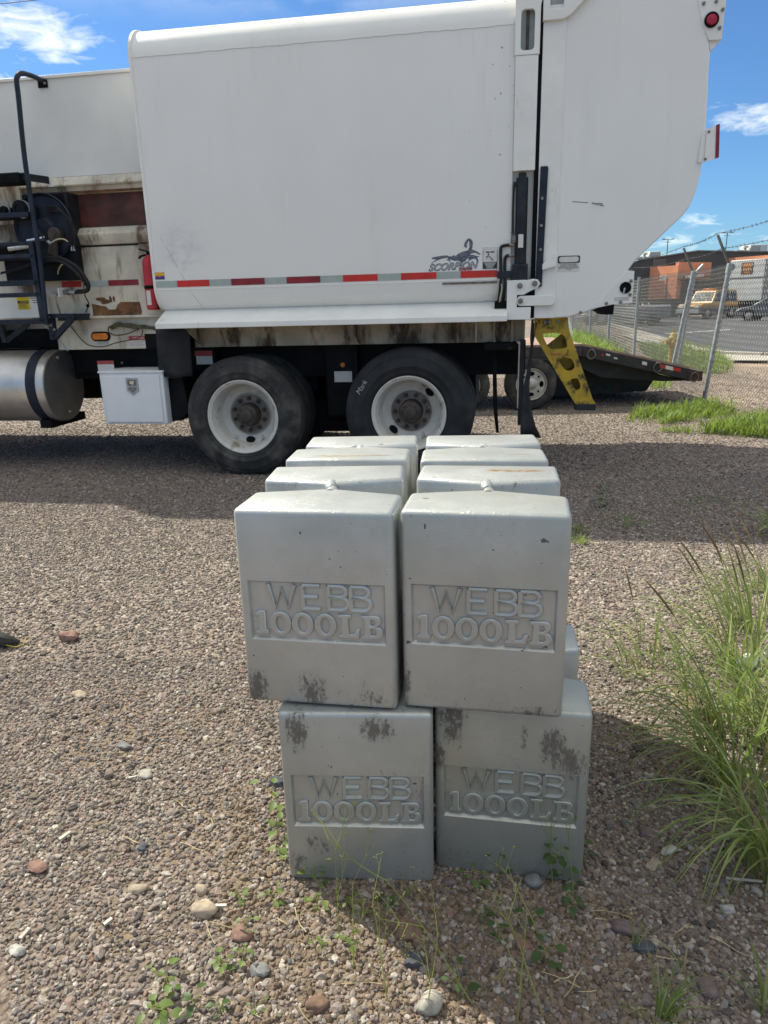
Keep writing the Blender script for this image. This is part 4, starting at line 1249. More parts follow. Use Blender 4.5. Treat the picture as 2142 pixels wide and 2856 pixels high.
GW = 'cast iron test weights stacked on the gravel'
HID = 'silver iron test weight hidden inside the bottom layer of the stack'
WEIGHTS = [
    # x, y, z, yaw (deg), faces back, label, paint
    (-.088, 1.575, 0, -3.6, 0, 'dirty silver WEBB 1000LB iron weight on the gravel, front left of the bottom layer', dict(low=.28, high=.28, patches=((-.15, .47, .045, .085, .95), (.055, .475, .06, .05, 1.0), (-.11, .12, .05, .055, .72), (-.17, .06, .035, .06, .75), (.17, .30, .03, .20, .32), (.05, .345, .12, .02, .35), (.16, .02, .05, .02, .4)), seed=1.0, age=.15)),
    (.311, 1.580, 0, -10.5, 0, 'stained silver WEBB 1000LB iron weight on the gravel, front right of the bottom layer', dict(low=.40, high=.15, patches=((-.15, .47, .05, .10, 1.0), (.105, .415, .05, .085, 1.0), (.15, .37, .05, .07, 1.0), (-.185, .36, .03, .06, .9), (.03, .44, .015, .07, .7), (-.16, .12, .06, .2, .3)), seed=4.0, age=.40)),
    (-.100, 2.098, 0, 176.5, 1, HID, dict(low=.4, seed=6.0)),
    (.400, 2.090, 0, 171.0, 1, 'silver iron weight behind the front right bottom one, only its right shoulder showing', dict(low=.5, seed=7.0)),
    (-.085, 2.19, 0, -5, 0, HID, dict(low=.4, seed=8.0)),
    (.355, 2.165, 0, -6.5, 0, HID, dict(low=.4, seed=9.0)),
    (-.050, 2.60, 0, 176, 1, HID, dict(low=.4, seed=10.0)),
    (.380, 2.575, 0, 175, 1, HID, dict(low=.4, seed=11.0)),
    (-.1725, 1.608, WH, -9.77, 0, 'silver WEBB 1000LB iron weight with grimy bottom edge, front left of the top layer', dict(low=.36, high=.05, patches=((-.175, .035, .06, .075, 1.05), (-.02, .04, .06, .085, .8), (.13, .03, .07, .045, .65)), seed=2.0)),
    (.2285, 1.554, WH, -11.2, 0, 'silver WEBB 1000LB iron weight with cracked top edge, front right of the top layer', dict(low=.28, high=.22, patches=((-.188, .05, .02, .10, .9), (.12, .01, .08, .03, .7)), seed=3.0, age=.1)),
    (-.130, 2.098, WH, 176.7, 1, 'silver iron weight in the second row of the top layer, left column', dict(high=.25, seed=5.0)),
    (.312, 2.049, WH, 170.5, 1, 'silver iron weight with a rust-orange smear on its top, second row, right column', dict(high=.3, rust=(.075, -.17, .02, .018, 1.0), seed=12.0)),
    (-.115, 2.188, WH, -5.3, 0, 'silver iron weight with a thin rust line across its top, third row, left column', dict(high=.2, rust=(.05, -.13, .16, .010, .8), seed=13.0)),
    (.310, 2.127, WH, -6.3, 0, 'silver iron weight in the third row of the top layer, right column', dict(high=.2, rust=(.07, .05, .17, .01, .5), seed=14.0)),
    (-.064, 2.598, WH, 177, 1, 'silver iron weight at the back of the top layer, left column', dict(high=.15, seed=15.0)),
    (.357, 2.557, WH, 175.6, 1, 'silver iron weight at the back of the top layer, right column', dict(high=.15, seed=16.0)),
]
for i, (x, y, z, yaw, back, lab, kw) in enumerate(WEIGHTS):
    pm = weight_paint('silver_paint_%d' % i, **kw)
    o = bpy.data.objects.new('test_weight', w_me if i == 0 else w_me.copy())
    COL.objects.link(o)
    o.data.materials.clear()
    o.data.materials.append(pm)
    o.location = (x, y, z + (.001 if z else -.004))
    o.rotation_euler = (0, 0, radians(yaw))
    if i < 2: o.scale = (1.008, 1, 1)
    tag(o, lab, 'weight', GW)
    for nm, me in (('maker_lettering', mk_mesh), ('weight_lettering', ft_mesh), ('lifting_pin', pin_mesh)):
        c = bpy.data.objects.new(nm, me.copy() if i else me)
        COL.objects.link(c)
        c.data.materials.clear()
        c.data.materials.append(pm)
        c.parent = o

# ================================================================== ground
def ground_mat():
    t = NT('gravel_ground')
    vec = t.obj
    def vor(scale, feat='F1'):
        x = t.n('ShaderNodeTexVoronoi', feature=feat)
        t.l(vec, x.inputs['Vector'])
        x.inputs['Scale'].default_value = scale
        return x
    v1 = vor(75)
    v2 = vor(38)
    stones = [(0, (.055, .046, .043)), (.16, (.19, .148, .122)), (.34, (.29, .235, .195)), (.5, (.105, .092, .086)), (.64, (.37, .315, .265)), (.8, (.23, .165, .14)), (.92, (.50, .45, .385))]
    sepc = t.n('ShaderNodeSeparateColor')
    t.l(v1.outputs['Color'], sepc.inputs[0])
    sep2 = t.n('ShaderNodeSeparateColor')
    t.l(v2.outputs['Color'], sep2.inputs[0])
    c1 = t.colramp(sepc.outputs[0], stones)
    c2 = t.colramp(sep2.outputs[0], stones)
    pick = t.ramp(t.noise(9, 4), .5, .56)
    c = t.mix(pick, c1, c2)
    gap = t.math('MULTIPLY', t.ramp(v1.outputs['Distance'], .35, .75), .55)
    c = t.mix(gap, c, (.060, .045, .036))
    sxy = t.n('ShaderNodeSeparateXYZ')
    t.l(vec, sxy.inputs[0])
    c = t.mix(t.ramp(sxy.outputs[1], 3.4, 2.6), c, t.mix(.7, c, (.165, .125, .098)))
    soil = t.ramp(t.noise(1.6, 6, .65), .56, .72)
    c = t.mix(t.math('MULTIPLY', soil, .55), c, (.20, .148, .105))
    c = t.mix(t.ramp(t.noise(.35, 4), .45, .7), c, t.mix(.5, c, (.26, .20, .16)))
    sx = t.n('ShaderNodeSeparateXYZ')
    t.l(vec, sx.inputs[0])
    for (cx, cy, rx, ry) in ((.17, 1.32, .36, .22), (-.16, 1.40, .22, .16), (-.36, 1.75, .14, .35), (-.52, 1.80, .22, .26), (-.72, 1.40, .09, .07), (-.95, 2.35, .35, .3), (.92, 1.62, .22, .16), (1.15, 2.2, .45, .5)):
        dx = t.math('DIVIDE', t.math('SUBTRACT', sx.outputs[0], cx), rx)
        dy = t.math('DIVIDE', t.math('SUBTRACT', sx.outputs[1], cy), ry)
        q = t.math('SUBTRACT', 1.15, t.math('ADD', t.math('MULTIPLY', dx, dx), t.math('MULTIPLY', dy, dy)), clamp=True)
        q = t.ramp(t.math('ADD', q, t.math('SUBTRACT', t.noise(14, 5), .5)), .2, .7)
        c = t.mix(t.math('MULTIPLY', q, .85), c, t.mix(t.noise(60, 4), (.15, .105, .072), (.24, .18, .125)))
    hgt = t.math('SUBTRACT', t.math('MULTIPLY', t.math('SUBTRACT', 1.0, v1.outputs['Distance']), .8), t.math('MULTIPLY', v2.outputs['Distance'], .5))
    t.bump(hgt, .9, .012)
    return t.fin(c, .9, 0, .25)


M['ground'] = ground_mat()
me = bpy.data.meshes.new('ground')
me.from_pydata([(-900, -300, 0), (900, -300, 0), (900, 1500, 0), (-900, 1500, 0)], [], [(0, 1, 2, 3)])
gr = link_mesh('ground', me, M['ground'])
gr['kind'] = 'structure'


def pebble_mat(name, stops, rough=.85):
    t = NT(name)
    c = t.colramp(t.rand, stops)
    vec = t.obj
    c = t.mix(t.ramp(t.noise(2.5, 4, .6), .35, .7), t.mix(.32, c, (.06, .05, .045)), c)
    return t.fin(c, rough, 0, .3)


PST = [(0, (.050, .044, .043)), (.08, (.15, .118, .102)), (.20, (.285, .235, .20)), (.33, (.12, .104, .098)), (.43, (.24, .185, .16)), (.53, (.40, .345, .295)), (.62, (.19, .15, .13)), (.72, (.30, .255, .225)), (.80, (.10, .10, .105)), (.88, (.48, .43, .365)), (.94, (.24, .15, .12)), (1.0, (.52, .485, .43))]
M['pebble'] = pebble_mat('pebble_stone', PST)


def scatter(name, outline, seed, density, rmin, rmax, power, m, holes_noise=None, subdiv=2, flat=.72, bare=()):
    """geometry-node scatter of small rounded stones over a patch of ground"""
    me_ = bpy.data.meshes.new(name)
    me_.from_pydata([(p[0], p[1], .001) for p in outline], [], [tuple(range(len(outline)))])
    o = link_mesh(name, me_, m)
    ng = bpy.data.node_groups.new(name, 'GeometryNodeTree')
    ng.interface.new_socket('Geometry', in_out='INPUT', socket_type='NodeSocketGeometry')
    ng.interface.new_socket('Geometry', in_out='OUTPUT', socket_type='NodeSocketGeometry')
    nd = ng.nodes
    L = ng.links.new
    gi, go = nd.new('NodeGroupInput'), nd.new('NodeGroupOutput')
    dp = nd.new('GeometryNodeDistributePointsOnFaces')
    dp.inputs['Seed'].default_value = seed
    L(gi.outputs[0], dp.inputs['Mesh'])
    if holes_noise:
        pos = nd.new('GeometryNodeInputPosition')
        tx = nd.new('ShaderNodeTexNoise')
        tx.inputs['Scale'].default_value = holes_noise[0]
        tx.inputs['Detail'].default_value = 4
        L(pos.outputs[0], tx.inputs['Vector'])
        mr = nd.new('ShaderNodeMapRange')
        mr.inputs['From Min'].default_value = holes_noise[1]
        mr.inputs['From Max'].default_value = holes_noise[2]
        mr.inputs['To Min'].default_value = density
        mr.inputs['To Max'].default_value = density * holes_noise[3]
        L(tx.outputs[0], mr.inputs['Value'])
        dens = mr.outputs[0]
        for (cx, cy, rad, amt) in bare:
            # thinner gravel over the bare patches of dirt
            ds = nd.new('ShaderNodeVectorMath'); ds.operation = 'DISTANCE'
            ds.inputs[1].default_value = (cx, cy, 0)
            L(pos.outputs[0], ds.inputs[0])
            m3 = nd.new('ShaderNodeMapRange')
            m3.inputs['From Min'].default_value = rad * .5
            m3.inputs['From Max'].default_value = rad * 1.15
            m3.inputs['To Min'].default_value = 1 - amt
            m3.inputs['To Max'].default_value = 1
            L(ds.outputs['Value'], m3.inputs['Value'])
            mm = nd.new('ShaderNodeMath'); mm.operation = 'MULTIPLY'
            L(dens, mm.inputs[0]); L(m3.outputs[0], mm.inputs[1])
            dens = mm.outputs[0]
        L(dens, dp.inputs['Density'])
    else:
        dp.inputs['Density'].default_value = density
    join = nd.new('GeometryNodeJoinGeometry')
    for k in range(6):
        ico = nd.new('GeometryNodeMeshIcoSphere')
        ico.inputs['Radius'].default_value = 1
        ico.inputs['Subdivisions'].default_value = subdiv
        sp = nd.new('GeometryNodeSetPosition')
        ps = nd.new('GeometryNodeInputPosition')
        ad = nd.new('ShaderNodeVectorMath'); ad.operation = 'ADD'
        ad.inputs[1].default_value = (k * 7.3, k * 3.1 + seed, k * 5.7)
        L(ps.outputs[0], ad.inputs[0])
        t2 = nd.new('ShaderNodeTexNoise')
        t2.inputs['Scale'].default_value = .75
        t2.inputs['Detail'].default_value = 1
        L(ad.outputs[0], t2.inputs['Vector'])
        s1 = nd.new('ShaderNodeVectorMath'); s1.operation = 'SUBTRACT'
        s1.inputs[1].default_value = (.5, .5, .5)
        L(t2.outputs['Color'], s1.inputs[0])
        s2 = nd.new('ShaderNodeVectorMath'); s2.operation = 'SCALE'
        s2.inputs['Scale'].default_value = 1.5
        L(s1.outputs[0], s2.inputs[0])
        L(ico.outputs[0], sp.inputs['Geometry'])
        L(s2.outputs[0], sp.inputs['Offset'])
        ti = nd.new('GeometryNodeGeometryToInstance')
        L(sp.outputs[0], ti.inputs[0])
        L(ti.outputs[0], join.inputs[0])
    ip = nd.new('GeometryNodeInstanceOnPoints')
    ip.inputs['Pick Instance'].default_value = True
    L(dp.outputs['Points'], ip.inputs['Points'])
    L(join.outputs[0], ip.inputs['Instance'])
    ri = nd.new('FunctionNodeRandomValue'); ri.data_type = 'INT'
    ri.inputs[4].default_value = 0; ri.inputs[5].default_value = 5
    L(ri.outputs[2], ip.inputs['Instance Index'])
    rv = nd.new('FunctionNodeRandomValue'); rv.data_type = 'FLOAT_VECTOR'
    rv.inputs[0].default_value = (-.45, -.45, 0); rv.inputs[1].default_value = (.45, .45, 6.28)
    rv.inputs['Seed'].default_value = seed + 5
    L(rv.outputs[0], ip.inputs['Rotation'])
    rs = nd.new('FunctionNodeRandomValue'); rs.data_type = 'FLOAT'
    rs.inputs[2].default_value = 0; rs.inputs[3].default_value = 1
    rs.inputs['Seed'].default_value = seed + 9
    pw = nd.new('ShaderNodeMath'); pw.operation = 'POWER'
    L(rs.outputs[1], pw.inputs[0]); pw.inputs[1].default_value = power
    m2 = nd.new('ShaderNodeMapRange')
    m2.inputs['To Min'].default_value = rmin; m2.inputs['To Max'].default_value = rmax
    L(pw.outputs[0], m2.inputs['Value'])
    rq = nd.new('FunctionNodeRandomValue'); rq.data_type = 'FLOAT_VECTOR'
    rq.inputs[0].default_value = (.95, .75, flat * .8); rq.inputs[1].default_value = (1.45, 1.05, flat * 1.25)
    rq.inputs['Seed'].default_value = seed + 13
    lift = nd.new('GeometryNodeSetPosition')
    cxyz = nd.new('ShaderNodeCombineXYZ')
    lf = nd.new('FunctionNodeRandomValue'); lf.data_type = 'FLOAT'
    lf.inputs[2].default_value = -rmin * .3; lf.inputs[3].default_value = rmin * .5
    L(lf.outputs[1], cxyz.inputs[2])
    L(dp.outputs['Points'], lift.inputs['Geometry'])
    L(cxyz.outputs[0], lift.inputs['Offset'])
    L(lift.outputs[0], ip.inputs['Points'])
    sc2 = nd.new('ShaderNodeVectorMath'); sc2.operation = 'SCALE'
    L(rq.outputs[0], sc2.inputs[0]); L(m2.outputs[0], sc2.inputs['Scale'])
    L(sc2.outputs[0], ip.inputs['Scale'])
    sm = nd.new('GeometryNodeSetMaterial')
    sm.inputs['Material'].default_value = m
    L(ip.outputs[0], sm.inputs[0])
    L(sm.outputs[0], go.inputs[0])
    md = o.modifiers.new('scatter', 'NODES')
    md.node_group = ng
    o['kind'] = 'stuff'
    return o


def view_patch(y0, y1, x0=None):
    return [(-(.60 * y0 + .12), y0), (.60 * y0 + .12, y0), (.60 * y1 + .2, y1), (-(.60 * y1 + .2), y1)]


BARE = [(-.52, 1.78, .22, .45), (-.72, 1.40, .10, .6), (-.95, 2.35, .3, .4), (.18, 1.33, .46, .92), (-.14, 1.38, .26, .75), (-.36, 1.75, .22, .6), (.95, 1.65, .3, .7), (1.15, 2.2, .4, .5)]
scatter('gravel', view_patch(.95, 2.9), 3, 10500, .0030, .0072, 1.5, M['pebble'], (2.3, .52, .70, .35), bare=BARE)
scatter('gravel', view_patch(.95, 2.9), 11, 750, .0068, .0120, 2.0, M['pebble'], (1.4, .4, .7, .8), bare=BARE)
scatter('gravel', view_patch(.95, 3.6), 15, 22, .011, .019, 2.5, M['pebble'])
scatter('gravel', view_patch(2.9, 6.0), 21, 3600, .0048, .0098, 1.6, M['pebble'], subdiv=1)
scatter('gravel', view_patch(6.0, 10.0), 31, 900, .007, .013, 2.0, M['pebble'], subdiv=1)
scatter('gravel', view_patch(10.0, 15.0), 51, 380, .009, .016, 2.0, M['pebble'], subdiv=1)
M['clod'] = pebble_mat('dirt_clod', [(0, (.13, .092, .063)), (.5, (.20, .145, .10)), (1.0, (.26, .195, .14))])
scatter('dirt_clods', [(-.34, 1.14), (.62, 1.14), (.6, 1.5), (.1, 1.56), (-.3, 1.58), (-.5, 2.0), (-.46, 1.45)], 41, 7500, .0025, .0105, 2.4, M['clod'], flat=.8)
for o in COL.objects:
    if o.name.startswith('dirt_clods'):
        tag(o, 'loose clods of brown dirt in front of the weights', 'dirt', kind='stuff')
    if o.name.startswith('gravel'):
        tag(o, 'loose brown and grey gravel covering the yard', 'gravel', kind='stuff')


# ================================================================== single stones
def stone_mesh(rx, ry, rz, seed, angular=0.0):
    bm = bmesh.new()
    bmesh.ops.create_icosphere(bm, subdivisions=3, radius=1)
    rr_ = random.Random(seed)
    off = Vector((rr_.uniform(0, 50), rr_.uniform(0, 50), rr_.uniform(0, 50)))
    for v in bm.verts:
        n_ = mnoise.noise(v.co * .9 + off) * .42 + mnoise.noise(v.co * 2.2 + off) * (.13 + .15 * angular)
        if angular:
            q = v.co.copy()
            mx = max(abs(q.x), abs(q.y), abs(q.z))
            v.co = q.lerp(q / mx * .8, angular)
        v.co *= 1 + n_
        v.co = Vector((v.co.x * rx, v.co.y * ry, v.co.z * rz))
    me_ = bpy.data.meshes.new('stone')
    bm.to_mesh(me_)
    bm.free()
    me_.shade_smooth()
    if angular: me_.set_sharp_from_angle(angle=radians(28))
    return me_


SC = {}
for k, c in dict(tan=(.37, .30, .23), pink=(.25, .15, .12), grey=(.20, .20, .195), slate=(.085, .09, .105), pale=(.36, .335, .285), brown=(.19, .12, .085), white=(.46, .44, .40), mauve=(.17, .125, .12)).items():
    SC[k] = mat('stone_' + k, c, .85, 0, .22, 35, .3, 150, spec=.25)
STONES = [
    (-.495, 1.484, .037, .026, .017, 'tan', 0, 'large flat tan stone in the sunlit gravel left of the weights'),
    (-.694, 1.559, .026, .015, .012, 'tan', 0, 'oval tan pebble on the sunlit gravel, further left than the large flat tan stone'),
    (-.515, 1.55, .019, .014, .014, 'tan', 0, 'rounded tan pebble just behind the large flat tan stone'),
    (-1.0, 1.646, .028, .020, .015, 'pink', .4, 'pinkish angular stone in the gravel near the left edge'),
    (-.73, 1.716, .022, .017, .010, 'slate', .5, 'flat blue-grey stone chip in the middle of the sunlit gravel'),
    (-.375, 1.989, .030, .016, .016, 'slate', .7, 'dark slate slab lying against the left foot of the weights'),
    (-.381, 1.405, .026, .022, .016, 'pink', 0, 'reddish-brown stone with a seedling growing over it'),
    (-.317, 1.303, .026, .020, .014, 'grey', .2, 'grey stone half buried in the dirt at the bottom of the picture'),
    (-.953, 2.218, .030, .018, .013, 'grey', .4, 'smooth grey stone further back in the sunlit gravel'),
    (-1.267, 2.586, .034, .020, .014, 'tan', .2, 'tan stone far back on the left in the gravel'),
    (-.821, 2.051, .028, .022, .013, 'pale', 0, 'pale round stone in the sunlit gravel behind the blue-grey chip'),
    (-1.52, 3.10, .05, .035, .03, 'pink', .4, 'big pinkish rock beside the black scrap at the left edge'),
    (-.927, 1.377, .020, .014, .012, 'white', .4, 'bone-white stone chip at the bottom left of the gravel'),
    (.071, 1.203, .030, .025, .022, 'pale', 0, 'pale speckled round stone at the bottom edge among the wiry weeds'),
    (-.179, 1.216, .026, .018, .015, 'brown', 0, 'smooth brown stone in the dirt left of the pale speckled one'),
    (.044, 1.316, .025, .017, .017, 'slate', .5, 'dark grey angular stone on the shadow line in front of the weights'),
    (.028, 1.40, .034, .024, .022, 'brown', .2, 'dirt-covered brown stone in the shadow in front of the weights'),
    (.373, 1.548, .024, .021, .019, 'grey', 0, 'grey round cobble at the foot of the right front weight'),
    (.151, 1.558, .020, .016, .012, 'mauve', 0, 'dull mauve stone at the foot of the gap between the front weights'),
    (.311, 1.352, .022, .014, .013, 'pink', .3, 'dull red stone in the shadow beside a seedling'),
    (.778, 1.651, .026, .014, .010, 'white', .5, 'whitish chip of stone in the shade left of the tall grass'),
    (.719, 1.602, .022, .016, .008, 'tan', .3, 'tan leaf-shaped stone in the shade left of the tall grass'),
    (.846, 1.444, .020, .013, .013, 'white', .4, 'small white stone in the shade at the right edge'),
    (.596, 1.339, .024, .016, .012, 'slate', .4, 'dark blue-grey stone beside the single grass blade'),
    (.739, 1.712, .028, .020, .014, 'mauve', .4, 'dark mauve stone in the shade near the tall grass'),
    (.566, 1.395, .032, .022, .016, 'mauve', .2, 'large dark mauve stone behind the single grass blade'),
    (.699, 1.228, .026, .020, .016, 'mauve', .4, 'angular mauve stone at the bottom right'),
]
for i, (x, y, rx, ry, rz, c, ang, lab) in enumerate(STONES):
    o = link_mesh('stone', stone_mesh(rx, ry, rz, i + 40, ang), SC[c])
    o.location = (x, y, rz * .55)
    o.rotation_euler = (0, 0, random.uniform(-.6, .6))
    tag(o, lab, 'stone', 'larger stones lying in the gravel')

# straw and dry stems strewn over the gravel
mb = MB()
rr = random.Random(12)
for k in range(150):
    y = rr.uniform(1.15, 3.2)
    x = rr.uniform(-.58 * y, .1 * y) if rr.random() < .75 else rr.uniform(.3 * y, .58 * y)
    if -.45 < x < .6 and y > 1.5: continue
    a, L_ = rr.uniform(-.9, .9) + (pi if rr.random() < .5 else 0), rr.uniform(.02, .10)
    p = [(x, y, .012)]
    for s_ in range(3):
        a += rr.uniform(-.25, .25)
        q = p[-1]
        p.append((q[0] + cos(a) * L_ / 3, q[1] + sin(a) * L_ / 3, .010 + rr.uniform(0, .006)))
    mb.tube(p, .0009 + .0006 * rr.random(), 4)
straw = mb.build('straw', mat('dry_straw', (.46, .36, .20), .7, 0, .3, 25))
tag(straw, 'dry straw and stems scattered over the gravel', kind='stuff')
# white bits of splintered wood
mb = MB()
for (x, y, a, L_, w_) in ((-.972, 1.763, .9, .035, .010), (-.927, 1.42, 1.2, .03, .010), (-.729, 1.449, .8, .022, .009), (-.86, 2.03, .1, .026, .006), (-.45, 1.49, -.1, .03, .007), (.93, 1.53, -.2, .09, .003)):
    d_ = Vector((cos(a), sin(a), 0))
    mb.beam(Vector((x, y, .012)) - d_ * L_ / 2, Vector((x, y, .015)) + d_ * L_ / 2, w_, .006)
tag(mb.build('wood_splinters', mat('bleached_wood', (.46, .43, .37), .8, 0, .2, 40)), 'bleached splinters of wood scattered in the gravel', kind='stuff')

# black scrap with a yellow edge at the left
sc = empty('rubber_scrap', 'crumpled black rubber scrap with a yellow edge on the gravel at the left edge', 'scrap', (-1.765, 3.06, 0))
MB().tube(smooth_path([(-.20, .02, .03), (-.10, .0, .045), (-.03, -.01, .035), (.03, -.0, .02)], 4), [.03, .032, .034, .036, .037, .036, .034, .033, .03, .026, .02, .014, .008], 9).build('scrap_body', M['rubber'], sc)
MB().tube(smooth_path([(-.02, -.03, .02), (.03, -.035, .012), (.055, -.01, .02), (.05, .02, .03)], 4), .003, 6).build('scrap_edge', mat('scrap_yellow', (.40, .32, .05), .6), sc)


# ================================================================== plants
def leafmat(name, c, tr, var=.25):
    t = NT(name)
    cc = t.mix(t.ramp(t.noise(9, 4), .3, .7), tuple(x * (1 - var) for x in c), tuple(min(1, x * (1 + var)) for x in c))
    cc = t.mix(t.math('MULTIPLY', t.rand, .18), cc, (.16, .14, .04))
    t.fin(cc, .48, 0, .35)
    tl = t.n('ShaderNodeBsdfTranslucent')
    t.inp(tl.inputs['Color'], tr)
    mx = t.n('ShaderNodeMixShader')
    mx.inputs[0].default_value = .38
    t.l(t.b.outputs[0], mx.inputs[1]); t.l(tl.outputs[0], mx.inputs[2])
    t.l(mx.outputs[0], t.out.inputs[0])
    return t.m


M['blade'] = leafmat('grass_blade', (.125, .19, .045), (.28, .40, .07))
M['bladepale'] = leafmat('grass_blade_pale', (.25, .30, .11), (.40, .48, .14))
M['bladedry'] = leafmat('grass_blade_dry', (.36, .30, .15), (.36, .30, .14))
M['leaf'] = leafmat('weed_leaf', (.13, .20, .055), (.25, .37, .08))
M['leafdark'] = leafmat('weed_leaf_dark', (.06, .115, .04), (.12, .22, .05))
M['wiry'] = leafmat('wiry_stem', (.34, .38, .11), (.40, .45, .12))
M['turf'] = leafmat('turf_blade', (.15, .215, .05), (.30, .42, .07))
M['seedhead'] = leafmat('seed_head', (.30, .21, .12), (.36, .26, .14))


def blade(mb, base, az, L_, w, lean, bend, rr, seg=7, twist=0.0):
    p = Vector(base)
    d = Vector((cos(az), sin(az), 0))
    sd = Vector((-sin(az), cos(az), 0))
    vs, n_ = [], seg
    th = lean
    for i in range(n_ + 1):
        t = i / n_
        ww = w * (0.55 + .45 * min(1, t * 4)) * (1 - t ** 2.2) ** .8 if i < n_ else .0004
        tw = twist * t
        s_ = sd * cos(tw) + Vector((0, 0, 1)) * sin(tw)
        fold = Vector((0, 0, ww * .16))
        vs += [p - s_ * ww / 2 + fold, p.copy(), p + s_ * ww / 2 + fold]
        th = lean + bend * t ** 1.25
        p = p + (d * sin(th) + Vector((0, 0, cos(th)))) * (L_ / n_)
        if p.z < .008: p.z = .008
    fs = []
    for i in range(n_):
        a = i * 3
        fs += [(a, a + 1, a + 4, a + 3), (a + 1, a + 2, a + 5, a + 4)]
    mb.add(vs, fs)
    return p


def grass_clump(name, lab, loc, n_, hmin, hmax, seed, rad=.06, mats=('blade', 'bladepale', 'bladedry'), split=(.62, .92), w=.0088, heads=0, leanbias=None, group=None, bendr=(.6, 2.2)):
    rr_ = random.Random(seed)
    root = empty(name, lab, 'grass', loc, 0, group)
    sets = [MB(), MB(), MB()]
    for k in range(n_):
        u = rr_.random()
        mbk = sets[0] if u < split[0] else sets[1] if u < split[1] else sets[2]
        a = rr_.uniform(0, 2 * pi)
        if leanbias is not None and rr_.random() < .55:
            a = leanbias + rr_.gauss(0, .6)
        rb = rad * sqrt(rr_.random())
        b = (rb * cos(a + rr_.gauss(0, .5)), rb * sin(a + rr_.gauss(0, .5)), 0)
        L_ = rr_.uniform(hmin, hmax) * (.6 if mbk is sets[2] else 1)
        blade(mbk, b, a, L_, w * rr_.uniform(.6, 1.2), rr_.uniform(.05, .45), rr_.uniform(*bendr), rr_, twist=rr_.uniform(-.6, .6))
    for nm, mbk, m_ in zip(('green_blades', 'pale_blades', 'dry_blades'), sets, mats):
        if mbk.v:
            o_ = mbk.build(nm, M[m_], root, smooth=80)
            o_['kind'] = 'stuff'
    for k in range(heads):
        a = (leanbias if leanbias is not None else 0) + rr_.gauss(0, .5)
        L_ = rr_.uniform(hmax * .95, hmax * 1.3)
        th, p, pts = rr_.uniform(.1, .35), Vector((rr_.uniform(-rad, rad) * .6, rr_.uniform(-rad, rad) * .6, 0)), []
        bend = rr_.uniform(.3, .9)
        for i in range(14):
            pts.append(p.copy())
            tt = th + bend * (i / 13) ** 1.6
            p = p + Vector((cos(a) * sin(tt), sin(a) * sin(tt), cos(tt))) * L_ / 13
        st = MB().tube(pts[:11], .0014, 5).build('stem', M['bladepale'], root)
        hd = MB().tube(smooth_path(pts[9:], 4), [.001, .002, .0030, .0034, .0036, .0038, .0038, .0038, .0036, .0034, .003, .0026, .002, .0014, .001, .0006, .0004][:len(smooth_path(pts[9:], 4))], 6)
        sp = smooth_path(pts[9:], 10)
        for q, nx in zip(sp[:-1], sp[1:]):
            t_ = (nx - q).normalized()
            for j in range(4):
                o1 = t_.orthogonal().normalized()
                ang = rr_.uniform(0, 2 * pi)
                o2 = (o1 * cos(ang) + t_.cross(o1) * sin(ang))
                e = q + (o2 * .8 + t_ * 1.1).normalized() * rr_.uniform(.008, .016)
                s_ = t_.cross(o2) * .0005
                hd.add([q - s_, q + s_, e], [(0, 1, 2)])
        hd.build('seed_head', M['seedhead'], st)
    return root


GG = 'tall grass clumps at the right edge'
clumps = [
    ('long green arching grass clump nearest the camera at the right edge', (1.05, 1.60), 95, .30, .60, 3.5, 0, .10),
    ('long green grass clump with pale dry base, second from the camera', (1.10, 1.92), 100, .32, .62, 3.3, 0, .11),
    ('green grass clump spreading its blades over the shadow of the weights', (1.22, 2.26), 85, .32, .60, 3.1, 1, .12),
    ('upright grass clump with brown seed heads leaning left over the gravel', (1.48, 2.60), 75, .34, .60, 2.8, 7, .13),
    ('pale sunlit grass clump against the right edge beside the plastic bottle', (1.72, 3.0), 70, .26, .46, 2.6, 2, .14),
    ('thin grass clump with few blades at the left fringe of the tall grass', (1.08, 2.58), 26, .20, .42, 2.6, 1, .13),
    ('sunlit grass clump behind the plastic bottle at the right edge', (2.0, 3.40), 50, .20, .36, 2.4, 3, .14),
    ('grass clump standing in the edge of the truck shadow at the far right', (2.56, 4.32), 60, .18, .36, 2.6, 2, .12),
    ('green grass clump cut by the right edge, beside the second clump', (1.36, 2.06), 95, .32, .60, 2.4, 0, .12),
    ('small pale tuft of grass standing apart in the sunlit gravel', (1.20, 2.90), 16, .08, .22, 2.5, 0, .08),
]
for i, (lab, (x, y), n_, a, b, lb, hd, rd) in enumerate(clumps):
    grass_clump('grass_clump', lab, (x, y, 0), n_, a, b, 100 + i, rd, heads=hd, leanbias=lb, group=GG,
                split=((.50, .84) if i not in (4, 6, 9) else (.28, .82)), bendr=(.9, 2.9))
